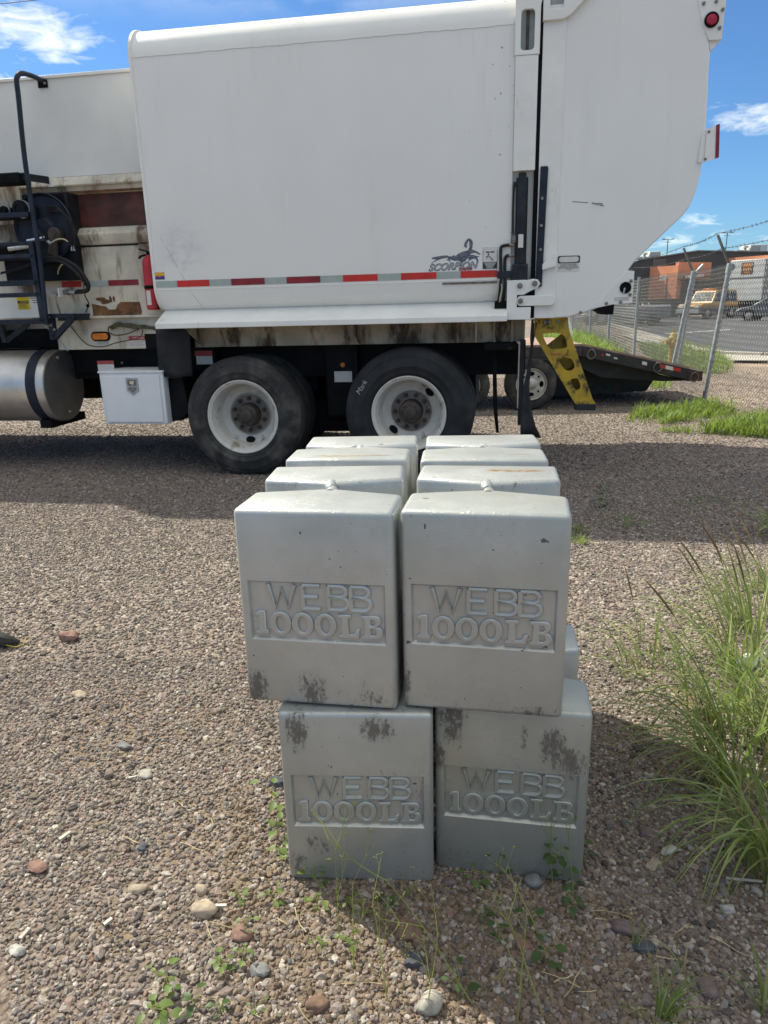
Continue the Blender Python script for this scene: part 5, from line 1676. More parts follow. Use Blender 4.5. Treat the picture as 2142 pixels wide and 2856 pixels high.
# single blades and small tufts in the foreground
grass_clump('grass_tuft', 'single upright curved blade of grass in the shaded gravel', (.574, 1.335, 0), 3, .08, .15, 131, .008, w=.006, leanbias=1.0, bendr=(.6, 1.3))
grass_clump('grass_tuft', 'dry pale grass sprig right of the single curved blade', (.66, 1.273, 0), 6, .05, .12, 132, .012, w=.004, leanbias=.5, split=(.2, .7))
grass_clump('grass_tuft', 'arching grass tuft at the bottom edge of the picture', (.56, 1.155, 0), 30, .08, .17, 133, .03, w=.004, leanbias=.2)
grass_clump('grass_tuft', 'bright grass blades at the bottom right corner', (.80, 1.16, 0), 8, .10, .2, 134, .02, w=.007, leanbias=2.0)
grass_clump('grass_tuft', 'short grass blade growing at the foot of the left front weight', (.024, 1.50, 0), 4, .05, .11, 135, .01, w=.004, leanbias=.4, bendr=(.3, 1.6))
grass_clump('grass_tuft', 'small sunlit grass tuft beside the right side of the weights', (1.256, 4.332, 0), 60, .04, .09, 136, .05, w=.005, mats=('turf', 'bladepale', 'bladedry'))
grass_clump('grass_tuft', 'dark grass tuft in the truck shadow beside the weights', (1.30, 4.56, 0), 50, .04, .09, 137, .06, w=.005)


def leaf(mb, base, az, L_, w, pitch, rr):
    d = Vector((cos(az) * cos(pitch), sin(az) * cos(pitch), sin(pitch)))
    sd = Vector((-sin(az), cos(az), 0))
    up = sd.cross(d) * -1
    if up.z < 0: up = -up
    b = Vector(base)
    prof_ = ((0, .0), (.12, .55), (.35, 1.0), (.6, .86), (.82, .48), (1.0, 0))
    mid, lf, rt = [], [], []
    for t, k in prof_:
        droop = -up * (t * t) * L_ * .22
        c_ = b + d * L_ * t + droop
        mid.append(c_)
        lf.append(c_ - sd * w / 2 * k + up * w * .10 * k)
        rt.append(c_ + sd * w / 2 * k + up * w * .10 * k)
    vs = mid + lf[1:-1] + rt[1:-1]
    n_ = len(mid)
    fs = [(0, 1, n_), (0, n_ + n_ - 2, 1)]
    for i in range(1, n_ - 2):
        fs.append((i, i + 1, n_ + i, n_ + i - 1))
        fs.append((i, n_ + n_ - 2 + i - 1, n_ + n_ - 2 + i, i + 1))
    fs.append((n_ - 2, n_ - 1, n_ + n_ - 3))
    fs.append((n_ - 2, n_ + 2 * n_ - 5, n_ - 1))
    mb.add(vs, fs)


def seedling(lab, loc, h, nl, lsize, seed, m='leaf', group='leafy weed seedlings in the gravel'):
    rr_ = random.Random(seed)
    root = empty('weed_seedling', lab, 'weed', (*loc, 0), 0, group)
    stem = smooth_path([(0, 0, 0), (rr_.uniform(-.2, .2) * h, rr_.uniform(-.2, .2) * h, h * .5), (rr_.uniform(-.35, .35) * h, rr_.uniform(-.35, .35) * h, h)], 4)
    st = MB().tube(stem, .0012, 5)
    lv = []
    for k in range(nl):
        t = (k + .6) / nl
        q = stem[min(len(stem) - 1, int(t * (len(stem) - 1) + .5))]
        a = k * 2.4 + rr_.uniform(-.5, .5)
        pl_ = lsize * rr_.uniform(.4, .9)
        e = Vector(q) + Vector((cos(a), sin(a), rr_.uniform(.1, .6))).normalized() * pl_
        st.tube([q, e], .0007, 4)
        mbl = MB()
        L_ = lsize * rr_.uniform(.45, 1.05)
        leaf(mbl, e, a + rr_.uniform(-.4, .4), L_, L_ * rr_.uniform(.62, .85), rr_.uniform(-.25, .45), rr_)
        lv.append(mbl)
    st.build('stem', M['wiry'], root)
    for mbl in lv:
        mbl.build('leaf', M[m], root, smooth=70)
    return root


SEED = [
    ('bright leafy weed against the left side of the front weights, highest of three', (-.355, 1.86), .11, 5, .036, 'leaf'),
    ('bright leafy weed against the left side of the front weights, middle of three', (-.335, 1.74), .08, 7, .030, 'leaf'),
    ('bright leafy weed against the left side of the front weights, lowest of three', (-.325, 1.66), .05, 6, .026, 'leaf'),
    ('leafy weed in the corner shade below the left front weight', (-.206, 1.560), .05, 10, .028, 'leaf'),
    ('sunlit seedling on the gravel left of the weights corner', (-.315, 1.511), .04, 7, .024, 'leaf'),
    ('seedling half in the sun below the left front weight', (-.193, 1.475), .06, 6, .024, 'leaf'),
    ('seedling with round leaves on the shadow line below the left front weight', (-.103, 1.462), .05, 6, .028, 'leaf'),
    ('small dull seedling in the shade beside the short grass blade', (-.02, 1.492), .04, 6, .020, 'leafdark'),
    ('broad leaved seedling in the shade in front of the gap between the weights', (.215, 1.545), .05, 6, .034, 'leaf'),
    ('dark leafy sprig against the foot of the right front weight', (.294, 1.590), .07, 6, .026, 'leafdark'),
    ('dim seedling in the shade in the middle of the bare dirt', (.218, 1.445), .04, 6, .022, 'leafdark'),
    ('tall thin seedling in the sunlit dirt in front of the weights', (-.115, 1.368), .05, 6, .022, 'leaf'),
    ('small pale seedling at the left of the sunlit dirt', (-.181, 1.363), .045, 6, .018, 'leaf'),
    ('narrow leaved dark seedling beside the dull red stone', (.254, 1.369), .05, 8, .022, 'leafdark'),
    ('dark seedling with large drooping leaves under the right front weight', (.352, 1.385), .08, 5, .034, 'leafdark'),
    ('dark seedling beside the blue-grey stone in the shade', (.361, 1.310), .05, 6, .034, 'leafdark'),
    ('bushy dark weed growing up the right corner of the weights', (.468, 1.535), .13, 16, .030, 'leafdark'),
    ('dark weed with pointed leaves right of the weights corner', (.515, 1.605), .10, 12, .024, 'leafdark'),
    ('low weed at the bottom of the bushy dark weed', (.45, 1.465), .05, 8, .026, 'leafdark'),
    ('seedling growing over the reddish-brown stone', (-.368, 1.404), .06, 6, .022, 'leaf'),
    ('long leaved seedling in the gravel at the bottom left, next to the straw', (-.41, 1.315), .04, 8, .024, 'leaf'),
    ('sprig of small leaves right of the long leaved seedling', (-.360, 1.338), .05, 6, .018, 'leaf'),
    ('weed with a tall grassy stem at the bottom left', (-.539, 1.269), .06, 7, .030, 'leaf'),
    ('leafy weed cut by the bottom edge at the left', (-.521, 1.195), .05, 9, .032, 'leaf'),
    ('grey-green seedling near the bottom edge', (-.451, 1.217), .04, 5, .028, 'leafdark'),
    ('flat seedling at the bottom edge beside the grey-green one', (-.391, 1.207), .03, 6, .020, 'leafdark'),
    ('lone two leaved seedling at the bottom edge', (-.305, 1.201), .04, 4, .020, 'leaf'),
    ('seedling in the gravel left of the low dirt mound', (-.41, 1.506), .04, 8, .020, 'leaf'),
    ('upright leaf beside the pale speckled round stone', (.137, 1.225), .08, 4, .034, 'leafdark'),
]
for i, (lab, loc, h, nl, ls, m_) in enumerate(SEED):
    seedling(lab, loc, h, nl, ls, 300 + i, m_)
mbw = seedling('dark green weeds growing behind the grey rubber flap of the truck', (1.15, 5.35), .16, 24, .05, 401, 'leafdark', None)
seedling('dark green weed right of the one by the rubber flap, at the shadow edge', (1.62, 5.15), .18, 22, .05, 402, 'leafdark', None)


def wiry(lab, loc, h, az, lean, seed, nb=6, thick=.0012):
    rr_ = random.Random(seed)
    root = empty('wiry_weed', lab, 'weed', (*loc, 0), 0, 'thin wiry weeds in front of the weights')
    mb_ = MB()
    tips = []
    def branch(p, a, th, L_, r, depth):
        pts = [p.copy()]
        n_ = 5
        q = p.copy()
        for i in range(n_):
            a += rr_.uniform(-.18, .18); th += rr_.uniform(-.08, .12)
            q = q + Vector((cos(a) * sin(th), sin(a) * sin(th), cos(th))) * L_ / n_
            if q.z < .006: q.z = .006
            pts.append(q.copy())
        mb_.tube(pts, [r * (1 - .12 * i) for i in range(n_ + 1)], 4)
        if depth:
            for k in range(rr_.randint(2, 3)):
                branch(pts[rr_.randint(2, n_)], a + rr_.choice((-1, 1)) * rr_.uniform(.5, 1.1), th + rr_.uniform(-.4, .4), L_ * rr_.uniform(.35, .6), r * .65, depth - 1)
        else:
            tips.append(q.copy())
            for k in range(2):
                tips.append(q + Vector((rr_.uniform(-1, 1), rr_.uniform(-1, 1), rr_.uniform(0, 1))) * .006)
    branch(Vector((0, 0, 0)), az, lean, h, thick, 2)
    st = mb_.build('stems', M['wiry'], root)
    mt_ = MB()
    for q in tips:
        mt_.lathe([(0, -.0022), (.0016, -.001), (.0018, .0005), (0, .0022)], q, 'z', 5)
    mt_.build('buds', M['wiry'], root)['kind'] = 'stuff'


WIRY = [
    ('long wiry weed leaning left over the shaded dirt in front of the weights', (.17, 1.21), .26, 2.5, .55, .0015),
    ('pale wiry weed at the bottom edge left of the pale speckled stone', (-.02, 1.22), .16, 1.9, .35, .0011),
    ('thin wiry weed standing in the sunlit dirt below the left front weight', (-.10, 1.31), .15, 1.5, .3, .001),
    ('fine wiry weed with a tall stem against the left front weight', (-.14, 1.40), .18, 1.7, .15, .0009),
    ('bright wiry weed at the bottom edge, right of the pale speckled stone', (.26, 1.17), .17, 1.2, .5, .0013),
    ('tangled wiry weed at the bottom edge below the right front weight', (.32, 1.18), .15, 2.2, .6, .0013),
    ('faint wiry weed against the face of the right front weight', (.42, 1.52), .22, 1.6, .2, .0008),
    ('wiry weed rising from the bushy dark weed at the weights corner', (.47, 1.50), .20, 1.9, .15, .0008),
    ('wiry weed at the bottom edge under the seedling with round leaves', (.06, 1.18), .14, 1.0, .4, .001),
]
for i, (lab, loc, h, az, ln, th) in enumerate(WIRY):
    wiry(lab, loc, h * 1.3, az, ln, 500 + i, thick=th * 1.6)

# crushed plastic bottle in the grass
bt = empty('plastic_bottle', 'crushed clear plastic bottle lying in the tall grass', 'bottle', (1.50, 2.66, .035), .5)
t = NT('clear_plastic'); t.fin((.85, .9, .9), .12); t.b.inputs['Transmission Weight'].default_value = .85; t.b.inputs['IOR'].default_value = 1.4
MB().lathe([(0, -.09), (.028, -.088), (.032, -.07), (.028, -.05), (.033, -.03), (.029, -.01), (.033, .02), (.031, .05), (.02, .075), (.012, .085), (.012, .10)], (0, 0, 0), 'x', 18).build('bottle_body', t.m, bt)
MB().lathe([(.0335, -.028), (.034, -.02), (.0345, .01), (.0335, .018)], (0, 0, 0), 'x', 18, cap=False).build('bottle_label', M['paper'], bt)
MB().lathe([(.014, .10), (.014, .115), (0, .115)], (0, 0, 0), 'x', 14).build('bottle_cap', M['paper'], bt)


# ---- low turf patches (not countable)
def turf(name, lab, outline, n_, h, seed, m='turf', zf=None):
    rr_ = random.Random(seed)
    xs_, ys_ = [p[0] for p in outline], [p[1] for p in outline]
    mb_ = MB()
    def inside(x, y):
        c_ = False
        j = len(outline) - 1
        for i in range(len(outline)):
            xi, yi = outline[i]; xj, yj = outline[j]
            if (yi > y) != (yj > y) and x < (xj - xi) * (y - yi) / (yj - yi) + xi: c_ = not c_
            j = i
        return c_
    k = 0
    while k < n_:
        x, y = rr_.uniform(min(xs_), max(xs_)), rr_.uniform(min(ys_), max(ys_))
        if not inside(x, y): continue
        d_ = mnoise.noise(Vector((x * 2.2, y * 1.4, seed)))
        if d_ < -.15 and rr_.random() < .8: 
            k += .3
            continue
        k += 1
        blade(mb_, (x, y, 0), rr_.uniform(0, 6.28), h * rr_.uniform(.5, 1.3) * (1 + .8 * d_), h * .055 + .004, rr_.uniform(.1, .6), rr_.uniform(.3, 1.6), rr_, seg=3)
    o_ = mb_.build(name, M[m], None, smooth=80)
    return tag(o_, lab, 'grass', None, 'stuff')


turf('grass_patch', 'bright green turf patch on the gravel left of the leaning fence post', [(3.0, 8.9), (3.5, 9.6), (4.5, 9.9), (4.75, 9.4), (4.0, 8.95), (3.5, 8.7)], 1500, .16, 1)
turf('grass_patch', 'bright green turf patch at the foot of the fence at the right edge', [(3.6, 8.05), (4.6, 8.75), (5.6, 8.9), (5.2, 7.5), (4.2, 7.6)], 2100, .18, 2)
turf('grass_patch', 'small turf tuft between the two bright patches', [(3.2, 8.2), (3.45, 8.45), (3.7, 8.25), (3.5, 8.0)], 130, .10, 3)
turf('grass_patch', 'green grass on the far side of the tilted trailer', [(2.4, 12.6), (4.9, 12.2), (5.2, 12.8), (5.6, 15.0), (2.6, 15.5)], 1800, .22, 4)
turf('grass_patch', 'green verge beyond the fence around the yellow hydrant', [(6.4, 14.0), (7.4, 15.0), (9.0, 19.5), (9.9, 24), (8.2, 23), (7.0, 19)], 3600, .26, 5)
turf('grass_patch', 'green grass at the foot of the far fence behind the trailer', [(5.2, 19.5), (6.6, 19.0), (8.4, 27), (9.2, 33), (7.2, 33)], 3200, .36, 6)
turf('grass_patch', 'sparse grass in the truck shadow at the right', [(1.3, 4.6), (1.9, 5.0), (2.6, 5.4), (2.7, 5.0), (1.7, 4.55)], 90, .06, 7)


# ================================================================== tilted trailer behind the truck
M['trailerblack'] = mat('trailer_black_steel', (.022, .020, .020), .55, 0, .3, 6, .2, 60, ((.14, .07, .05), .56, 4, .6))
M['deck'] = mat('rusty_deck_steel', (.33, .215, .165), .85, 0, .22, 5, .3, 50)
tr = empty('flatbed_trailer', 'black flatbed trailer with a rusty deck sloping down to its rear, behind the refuse truck', 'trailer', (0, 10.3, 0), radians(-1.5))
MB().box(-3.2, 2.86, 0, 2.1, .74, .885).build('deck_frame', M['trailerblack'], tr, bevel=.006)
MB().box(-3.2, 2.86, .01, 2.09, .887, .915).build('deck_plate', M['deck'], tr)
MB().prism([(2.86, .74), (2.86, .885), (4.50, .505), (4.50, .375), (4.38, .375)], 'y', 0, 2.1).build('dovetail_frame', M['trailerblack'], tr, bevel=.006)
MB().prism([(2.86, .887), (2.86, .915), (4.38, .562), (4.38, .535)], 'y', .01, 2.09).build('dovetail_deck', M['deck'], tr)
MB().box(4.36, 4.57, -.01, 2.11, .36, .50).build('tail_beam', mat('rust_brown_beam', (.075, .040, .030), .8, 0, .35, 8, .3, 60), tr, bevel=.008)
mb = MB()
mb.box(2.4, 2.9, .25, .40, .42, .74); mb.prism([(2.55, .74), (2.9, .74), (4.45, .34), (4.1, .34), (3.2, .42)], 'y', .25, .40); mb.prism([(2.55, .74), (2.9, .74), (4.45, .34), (4.1, .34), (3.2, .42)], 'y', 1.6, 1.75)
mb.box(-3, 2.9, .5, 1.7, .5, .74); mb.prism([(2.3, .5), (4.28, .42), (4.1, .12), (2.3, .06)], 'y', .9, 1.9)  # the prism is an invented dark block standing in for shade under the deck
mb.build('under_frame', M['trailerblack'], tr)
mbx = MB()
for (x_, z_) in ((2.98, .775), (3.92, .57), (4.45, .42)):
    ring = []
    for k in range(25):
        a = 2 * pi * k / 24
        ring.append((x_ + .055 * cos(a) * (1 - .25 * sin(a)), -.018, z_ + .06 * sin(a) - (.01 if sin(a) < -.9 else 0)))
    MB().tube(ring, .009, 6).build('tie_ring', mat('tie_ring_steel', (.20, .17, .15), .6, .3, .3, 20) if 'tie' not in M else M['tie'], tr)
for (x_, z_, w_, h_, c_) in ((2.72, .82, .10, .06, 'paper'), (3.14, .755, .03, .03, 'redtape'), (3.22, .755, .06, .025, 'paper'), (3.33, .705, .05, .022, 'paper'), (3.74, .625, .07, .045, 'paper'), (3.995, .575, .09, .055, 'redtape'), (4.095, .552, .11, .050, 'paper'), (4.205, .527, .11, .05, 'redtape')):
    dx_ = .5 * w_
    sl_ = -.235 if x_ > 2.9 else 0
    MB().prism([(x_ - dx_, z_ - h_ / 2 - sl_ * dx_), (x_ + dx_, z_ - h_ / 2 + sl_ * dx_), (x_ + dx_ * .9, z_ + h_ / 2 + sl_ * dx_), (x_ - dx_, z_ + h_ / 2 - sl_ * dx_)], 'y', -.004, .002).build('worn_reflector', M[c_], tr, smooth=0)


def small_wheel(x, z, R, y):
    w = empty('wheel')
    w.parent = tr
    w.location = (x, y, z)
    MB().lathe([(.6 * R, .02), (.66 * R, -.01), (.82 * R, -.018), (.95 * R, .0), (R, .03), (R, .18), (.93 * R, .21), (.6 * R, .2)], (0, 0, 0), 'y', 48, cap=False).build('tyre', M['rubber'], w)
    MB().lathe([(.62 * R, .0), (.60 * R, -.012), (.57 * R, -.006), (.54 * R, .02), (.53 * R, .06)], (0, 0, 0), 'y', 48, cap=False).build('rim', M['rimalloy'], w)
    outer = ell(0, 0, .54 * R, .54 * R, 40)
    hl = []
    for k in range(8):
        a = 2 * pi * k / 8
        big = k % 2 == 0
        ra, rt = (.055 * R * 1.6, .13 * R) if big else (.05 * R, .05 * R)
        hl.append([(cos(a) * (.40 * R + ra * cos(t_)) - sin(a) * rt * sin(t_), sin(a) * (.40 * R + ra * cos(t_)) + cos(a) * rt * sin(t_)) for t_ in [2 * pi * q / 14 for q in range(14)]])
    plate('wheel_face', [outer] + hl, .012, .02, M['rimalloy'], w, .002)
    MB().lathe([(0, -.02), (.10 * R, -.018), (.17 * R, .0), (.24 * R, .012)], (0, 0, 0), 'y', 28).build('hub_cap', M['rimalloy'], w)
    MB().lathe([(0, .06), (.55 * R, .06)], (0, 0, 0), 'y', 28).build('brake_drum', M['black'], w)


M['rimalloy'] = mat('dusty_alloy', (.46, .44, .39), .45, .5, .12, 12)
small_wheel(2.15, .37, .365, -.03)
small_wheel(1.20, .37, .365, -.03)
MB().box(.75, 2.62, .0, .25, .70, .74).build('fender', M['trailerblack'], tr)

# ================================================================== chain link fence
FP = [(4.70, 6.4), (4.80, 8.9), (4.86, 10.66), (5.34, 13.2), (6.20, 17.6), (7.25, 23.0), (8.1, 28.0), (9.0, 34.0), (10.2, 42.0)]
LEAN = [(.12, 0), (.14, -.05), (.16, -.06), (.24, -.08), (0, 0), (0, 0), (0, 0), (0, 0), (0, 0)]
HT = [1.98, 1.95, 1.93, 1.93, 2.0, 2.0, 2.0, 2.0, 2.0]
GV = mat('galvanised_post', (.34, .36, .37), .5, .45, .15, 14, .1, 70)
fence = empty('chain_link_fence', 'galvanised chain link fence with leaning posts and barbed wire along the yard edge', 'fence', (0, 0, 0))
wire_m = mat('galvanised_wire', (.15, .152, .15), .5, .5, .15, 10)


def fpt(s_i, f, z):
    a, b = FP[s_i], FP[s_i + 1]
    k = z / 1.95
    la, lb = LEAN[s_i], LEAN[s_i + 1]
    x = a[0] + (b[0] - a[0]) * f + (la[0] + (lb[0] - la[0]) * f) * k
    y = a[1] + (b[1] - a[1]) * f + (la[1] + (lb[1] - la[1]) * f) * k
    return Vector((x, y, z))


HW = .036
col_i = 0
for si in range(len(FP) - 1):
    L_ = (Vector(FP[si + 1]) - Vector(FP[si])).length
    far = si >= 4
    n_ = int(L_ / HW)
    mb = MB()
    step = 1
    rows = int(1.93 / HW)
    rw = .0027 if si < 3 else .0030
    for i in range(n_):
        pts = []
        for k in range(rows + 1):
            c_ = i + ((k + i) % 2)
            z = .04 + k * HW
            sag = .03 * sin(pi * c_ / n_) * (k / rows) if si < 3 else 0
            p = fpt(si, min(1, c_ / n_), z - sag * .6)
            pts.append(p)
        # ends of the wire twisted above the top wire
        if si < 4:
            pts.append(pts[-1] + Vector((.004, 0, .03)))
        mb.tube(pts, rw, 3, caps=False)
    o_ = mb.build('chain_link_mesh', wire_m, fence, smooth=0)
    o_['kind'] = 'stuff'
    MB().tube([fpt(si, f / 8, 1.91 - .018 * sin(pi * f / 8) * (1 if si < 3 else 0)) for f in range(9)], .003, 4).build('tension_wire', wire_m, fence)
for i, ((x, y), (lx, ly), h) in enumerate(zip(FP, LEAN, HT)):
    if i == 0: pass
    base, top = Vector((x - .03, y, -.1)), Vector((x - .03 + lx, y + ly, h))
    if i < 2: continue
    ps = MB().tube([base, top], .032 if i < 5 else .038, 14).build('fence_post', GV, fence)
    if i < 4:
        d = (top - base).normalized()
        cap = MB().tube([top - d * .12, top - d * .115, top + d * .01, top + d * .03], [.036, .040, .040, .02], 14).build('post_cap', GV, ps)
        for f in (.35, .62, .86):
            q = base.lerp(top, f)
            MB().tube([q - d * .012, q + d * .012], .0365, 14).build('tie_band', GV, ps)
        ad = Vector((-.40, .06, .86)).normalized()
        mb = MB()
        a0 = top - d * .02
        mb.beam(a0, a0 + ad * .47, .016, .055, (0, 1, 0))
        MB().lathe([(0, -.02), (.045, -.018), (.045, .018), (0, .02)], tuple(top + Vector((.03, -.01, -.03))), 'y', 14).build('arm_socket', GV, ps)
        mb.build('barb_arm', mat('dark_angle_steel', (.11, .115, .11), .5, .4, .2, 9) if 'dark_angle_steel' not in bpy.data.materials else bpy.data.materials['dark_angle_steel'], ps)
# the short bent pipe by the second post
ps = MB().tube([(5.72, 13.9, 0), (5.90, 13.9, 1.86), (5.93, 13.9, 1.95), (6.05, 13.9, 2.08)], .028, 10).build('bent_pipe', GV, fence)
# barbed wire: two strands on the arms
BW = mat('barbed_wire_rust', (.07, .065, .065), .6, .4, .2, 10)
for strand, f in ((0, 1.0), (1, .52)):
    mb = MB()
    pts = []
    for i in range(4):
        top = Vector((FP[i][0] - .03 + LEAN[i][0], FP[i][1] + LEAN[i][1], HT[i]))
        pts.append(top + Vector((-.40, .06, .86)).normalized() * .46 * f + Vector((0, 0, .012)))
    pts.append(Vector((6.05, 17.6, 2.0 + .4 * f)))
    pts.append(Vector((7.1, 23.0, 2.0 + .4 * f)))
    fine = []
    for a, b in zip(pts[:-1], pts[1:]):
        for k in range(12):
            q = a.lerp(b, k / 12)
            q.z -= .03 * sin(pi * k / 12) * (b - a).length / 3
            fine.append(q)
    fine.append(pts[-1])
    mb.tube(fine, .0035, 4)
    d_acc, nxt = 0, .05
    rr = random.Random(strand)
    for a, b in zip(fine[:-1], fine[1:]):
        L_ = (b - a).length
        while nxt < d_acc + L_:
            q = a.lerp(b, (nxt - d_acc) / L_)
            for k in range(2):
                v_ = Vector((rr.uniform(-1, 1), rr.uniform(-.5, .5), rr.uniform(-1, 1))).normalized() * .022
                mb.tube([q - v_, q + v_], .0028, 3)
            nxt += .125
        d_acc += L_
    mb.build('barbed_wire', BW, fence)

# white marker stake and dark stakes far along the fence
stk = MB().tube([(7.05, 26.4, 0), (6.75, 26.4, 1.15)], .035, 8).build('marker_stake', M['white_part'])
tag(stk, 'white leaning stake in the far grass behind the trailer', 'stake')

# ================================================================== street
ASPH = mat('asphalt', (.070, .070, .073), .85, 0, .12, .5, .3, 90, ((.095, .093, .09), .55, .25, 1))
CONC = mat('concrete_pale', (.42, .385, .33), .85, 0, .10, .8, .2, 40, ((.30, .26, .21), .58, .7, 1))
DIRT = mat('dry_dirt', (.30, .225, .165), .9, 0, .2, 1.2, .5, 25, ((.22, .16, .12), .55, 3, 1))


def sheet_poly(name, pts, z, m):
    me_ = bpy.data.meshes.new(name)
    me_.from_pydata([(p[0], p[1], z) for p in pts], [], [tuple(range(len(pts)))])
    o_ = link_mesh(name, me_, m)
    o_['kind'] = 'structure'
    return o_


sheet_poly('verge', [(4.9, 6.0), (30, 2.0), (30, 15), (9.6, 20.3), (11.9, 30.9), (16, 49), (22, 66), (20, 66), (13.6, 49), (9.2, 34), (6.2, 17.6), (4.95, 10.7)], .004, DIRT)
sheet_poly('road', [(9.2, 18.2), (120, -10), (120, 56.5), (17, 56.5), (15, 48), (11.4, 31)], .010, ASPH)
sheet_poly('side_street', [(15, 48), (17, 56.5), (17, 61), (24, 160), (17, 160), (12.5, 61)], .009, ASPH)
# near kerb and gutter
mb = MB()
kp = [(60, 5.2), (12.5, 17.2), (9.6, 18.1), (8.9, 19.0), (9.0, 20.6), (11.2, 31), (14.8, 48), (17, 60)]
for a, b in zip(kp[:-1], kp[1:]):
    mb.beam((a[0], a[1], .06), (b[0], b[1], .06), .32, .15)
mb.build('kerb', CONC)['kind'] = 'structure'
sheet_poly('pavement', [(8.0, 16.9), (12.3, 15.2), (60, 3.6), (60, 5.1), (12.5, 17.1), (9.6, 18.0), (8.85, 19.0), (8.9, 20.6), (11.1, 31), (10.3, 31), (8.0, 20.5)], .075, CONC)
# far pavement in front of the building
sheet_poly('far_pavement', [(17, 56.5), (120, 56.5), (120, 59.5), (17, 59.5)], .13, CONC)
MB().box(17, 120, 56.3, 56.5, 0, .14).build('far_kerb', CONC)['kind'] = 'structure'
sheet_poly('lane_marking', [(12.6, 31.8), (16.4, 34.0), (16.4, 34.3), (12.5, 32.1)], .016, mat('road_paint', (.62, .61, .57), .7, 0, .1, 3))

# ================================================================== warehouse across the street
BRICK = (.68, .27, .15)
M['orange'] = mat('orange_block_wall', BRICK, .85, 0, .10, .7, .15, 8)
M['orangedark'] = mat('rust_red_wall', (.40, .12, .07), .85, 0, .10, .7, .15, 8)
M['charcoal'] = mat('charcoal_metal', (.060, .058, .056), .6, 0, .10, .4)
M['hvac'] = mat('rooftop_unit_white', (.60, .60, .57), .5, 0, .06, 1.5)
wh = empty('warehouse', 'orange block warehouse with charcoal metal roof across the street', 'building', (0, 59.6, 0))


def wpart(name, m, parent, fn, **k):
    mb_ = MB()
    fn(mb_)
    return mb_.build(name, M[m] if isinstance(m, str) else m, parent, **k)


wpart('upper_wall', 'charcoal', wh, lambda b: b.prism([(20.2, 0), (20.2, 4.1), (21.4, 4.55), (26.2, 5.15), (31.5, 4.95), (60, 4.4), (60, 0)], 'y', 2.0, 30))
wpart('roof_edge', mat('roof_edge_grey', (.16, .155, .15), .5), wh, lambda b: b.prism([(21.4, 4.52), (21.4, 4.62), (26.2, 5.22), (31.5, 5.02), (60, 4.47), (60, 4.38), (31.5, 4.93), (26.2, 5.13)], 'y', 1.9, 2.0))
for x_ in (23.6,):
    wpart('wall_band', mat('lighter_charcoal', (.11, .105, .10), .6), wh, lambda b: b.box(22.6, 23.7, 1.95, 2.0, 3.8, 4.62))
def wall_run(name, m, a, b, z0, z1, th=.3):
    d = Vector((b[0] - a[0], b[1] - a[1], 0)).normalized()
    n_ = Vector((-d.y, d.x, 0)) * th
    A, B = Vector((*a, 0)), Vector((*b, 0))
    pl = [A, B, B + n_, A + n_]
    vs = [(p.x, p.y - 59.6, z0) for p in pl] + [(p.x, p.y - 59.6, z1) for p in pl]
    return MB().add(vs, [(0, 1, 2, 3), (4, 5, 6, 7), (0, 1, 5, 4), (1, 2, 6, 5), (2, 3, 7, 6), (3, 0, 4, 7)]).build(name, M[m], wh)


wall = wall_run('front_wall', 'orange', (22.2, 62.0), (23.85, 59.35), 0, 4.0)
wall_run('front_wall', 'orange', (23.95, 59.5), (28.5, 62.2), 2.95, 4.25)
wall_run('front_wall', 'orange', (28.6, 62.0), (33.4, 54.3), 2.9, 4.55)
wall_run('front_wall', 'orange', (31.6, 57.2), (33.4, 54.3), 0, 2.9)
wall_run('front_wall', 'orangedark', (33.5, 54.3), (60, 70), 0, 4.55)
wall_run('pier', 'orange', (23.95, 59.3), (24.25, 59.5), 0, 2.95)
wpart('canopy', 'charcoal', wh, lambda b: b.prism([(23.9, 3.12), (28.8, 3.22), (31.0, 3.22), (31.0, 3.05), (28.8, 3.05), (23.9, 2.97)], 'y', -1.2, -.05))
wpart('bay_recess', 'black', wh, lambda b: b.box(24.2, 33.0, 3.2, 3.4, 0, 3.1))
gate = wpart('slat_fence', 'charcoal', wh, lambda b: [b.box(19.0 + k * .18, 19.0 + k * .18 + .155, -.55, -.50, .15, 1.45) for k in range(30)])
gate['kind'] = 'stuff'
wpart('fence_backing', 'black', wh, lambda b: b.box(19.0, 24.3, -.47, -.44, .15, 1.45))
wpart('wall_post', 'charcoal', wh, lambda b: b.box(23.05, 23.13, -.2, -.1, .2, 3.0))
sl_ = wpart('wall_sign', 'paper', wh, lambda b: [b.box(22.55, 22.68, -.12, -.03, 2.95, 3.28), b.box(22.74, 22.87, -.12, -.03, 2.95, 3.28), b.box(22.50, 22.92, -.10, -.02, 2.86, 2.95), b.box(22.95, 23.1, -.12, -.03, 2.95, 3.3)])
wpart('sign_letters', 'paper', wh, lambda b: [b.box(24.1 + k * .21, 24.1 + k * .21 + .15, -1.28, -1.2, 2.98 + k * .012, 3.16 + k * .012) for k in range(7)])
wpart('wall_lamp', 'paper', wh, lambda b: b.lathe([(0, -.1), (.12, -.05), (.13, 0)], (24.0, -.6, .75), 'y', 12))
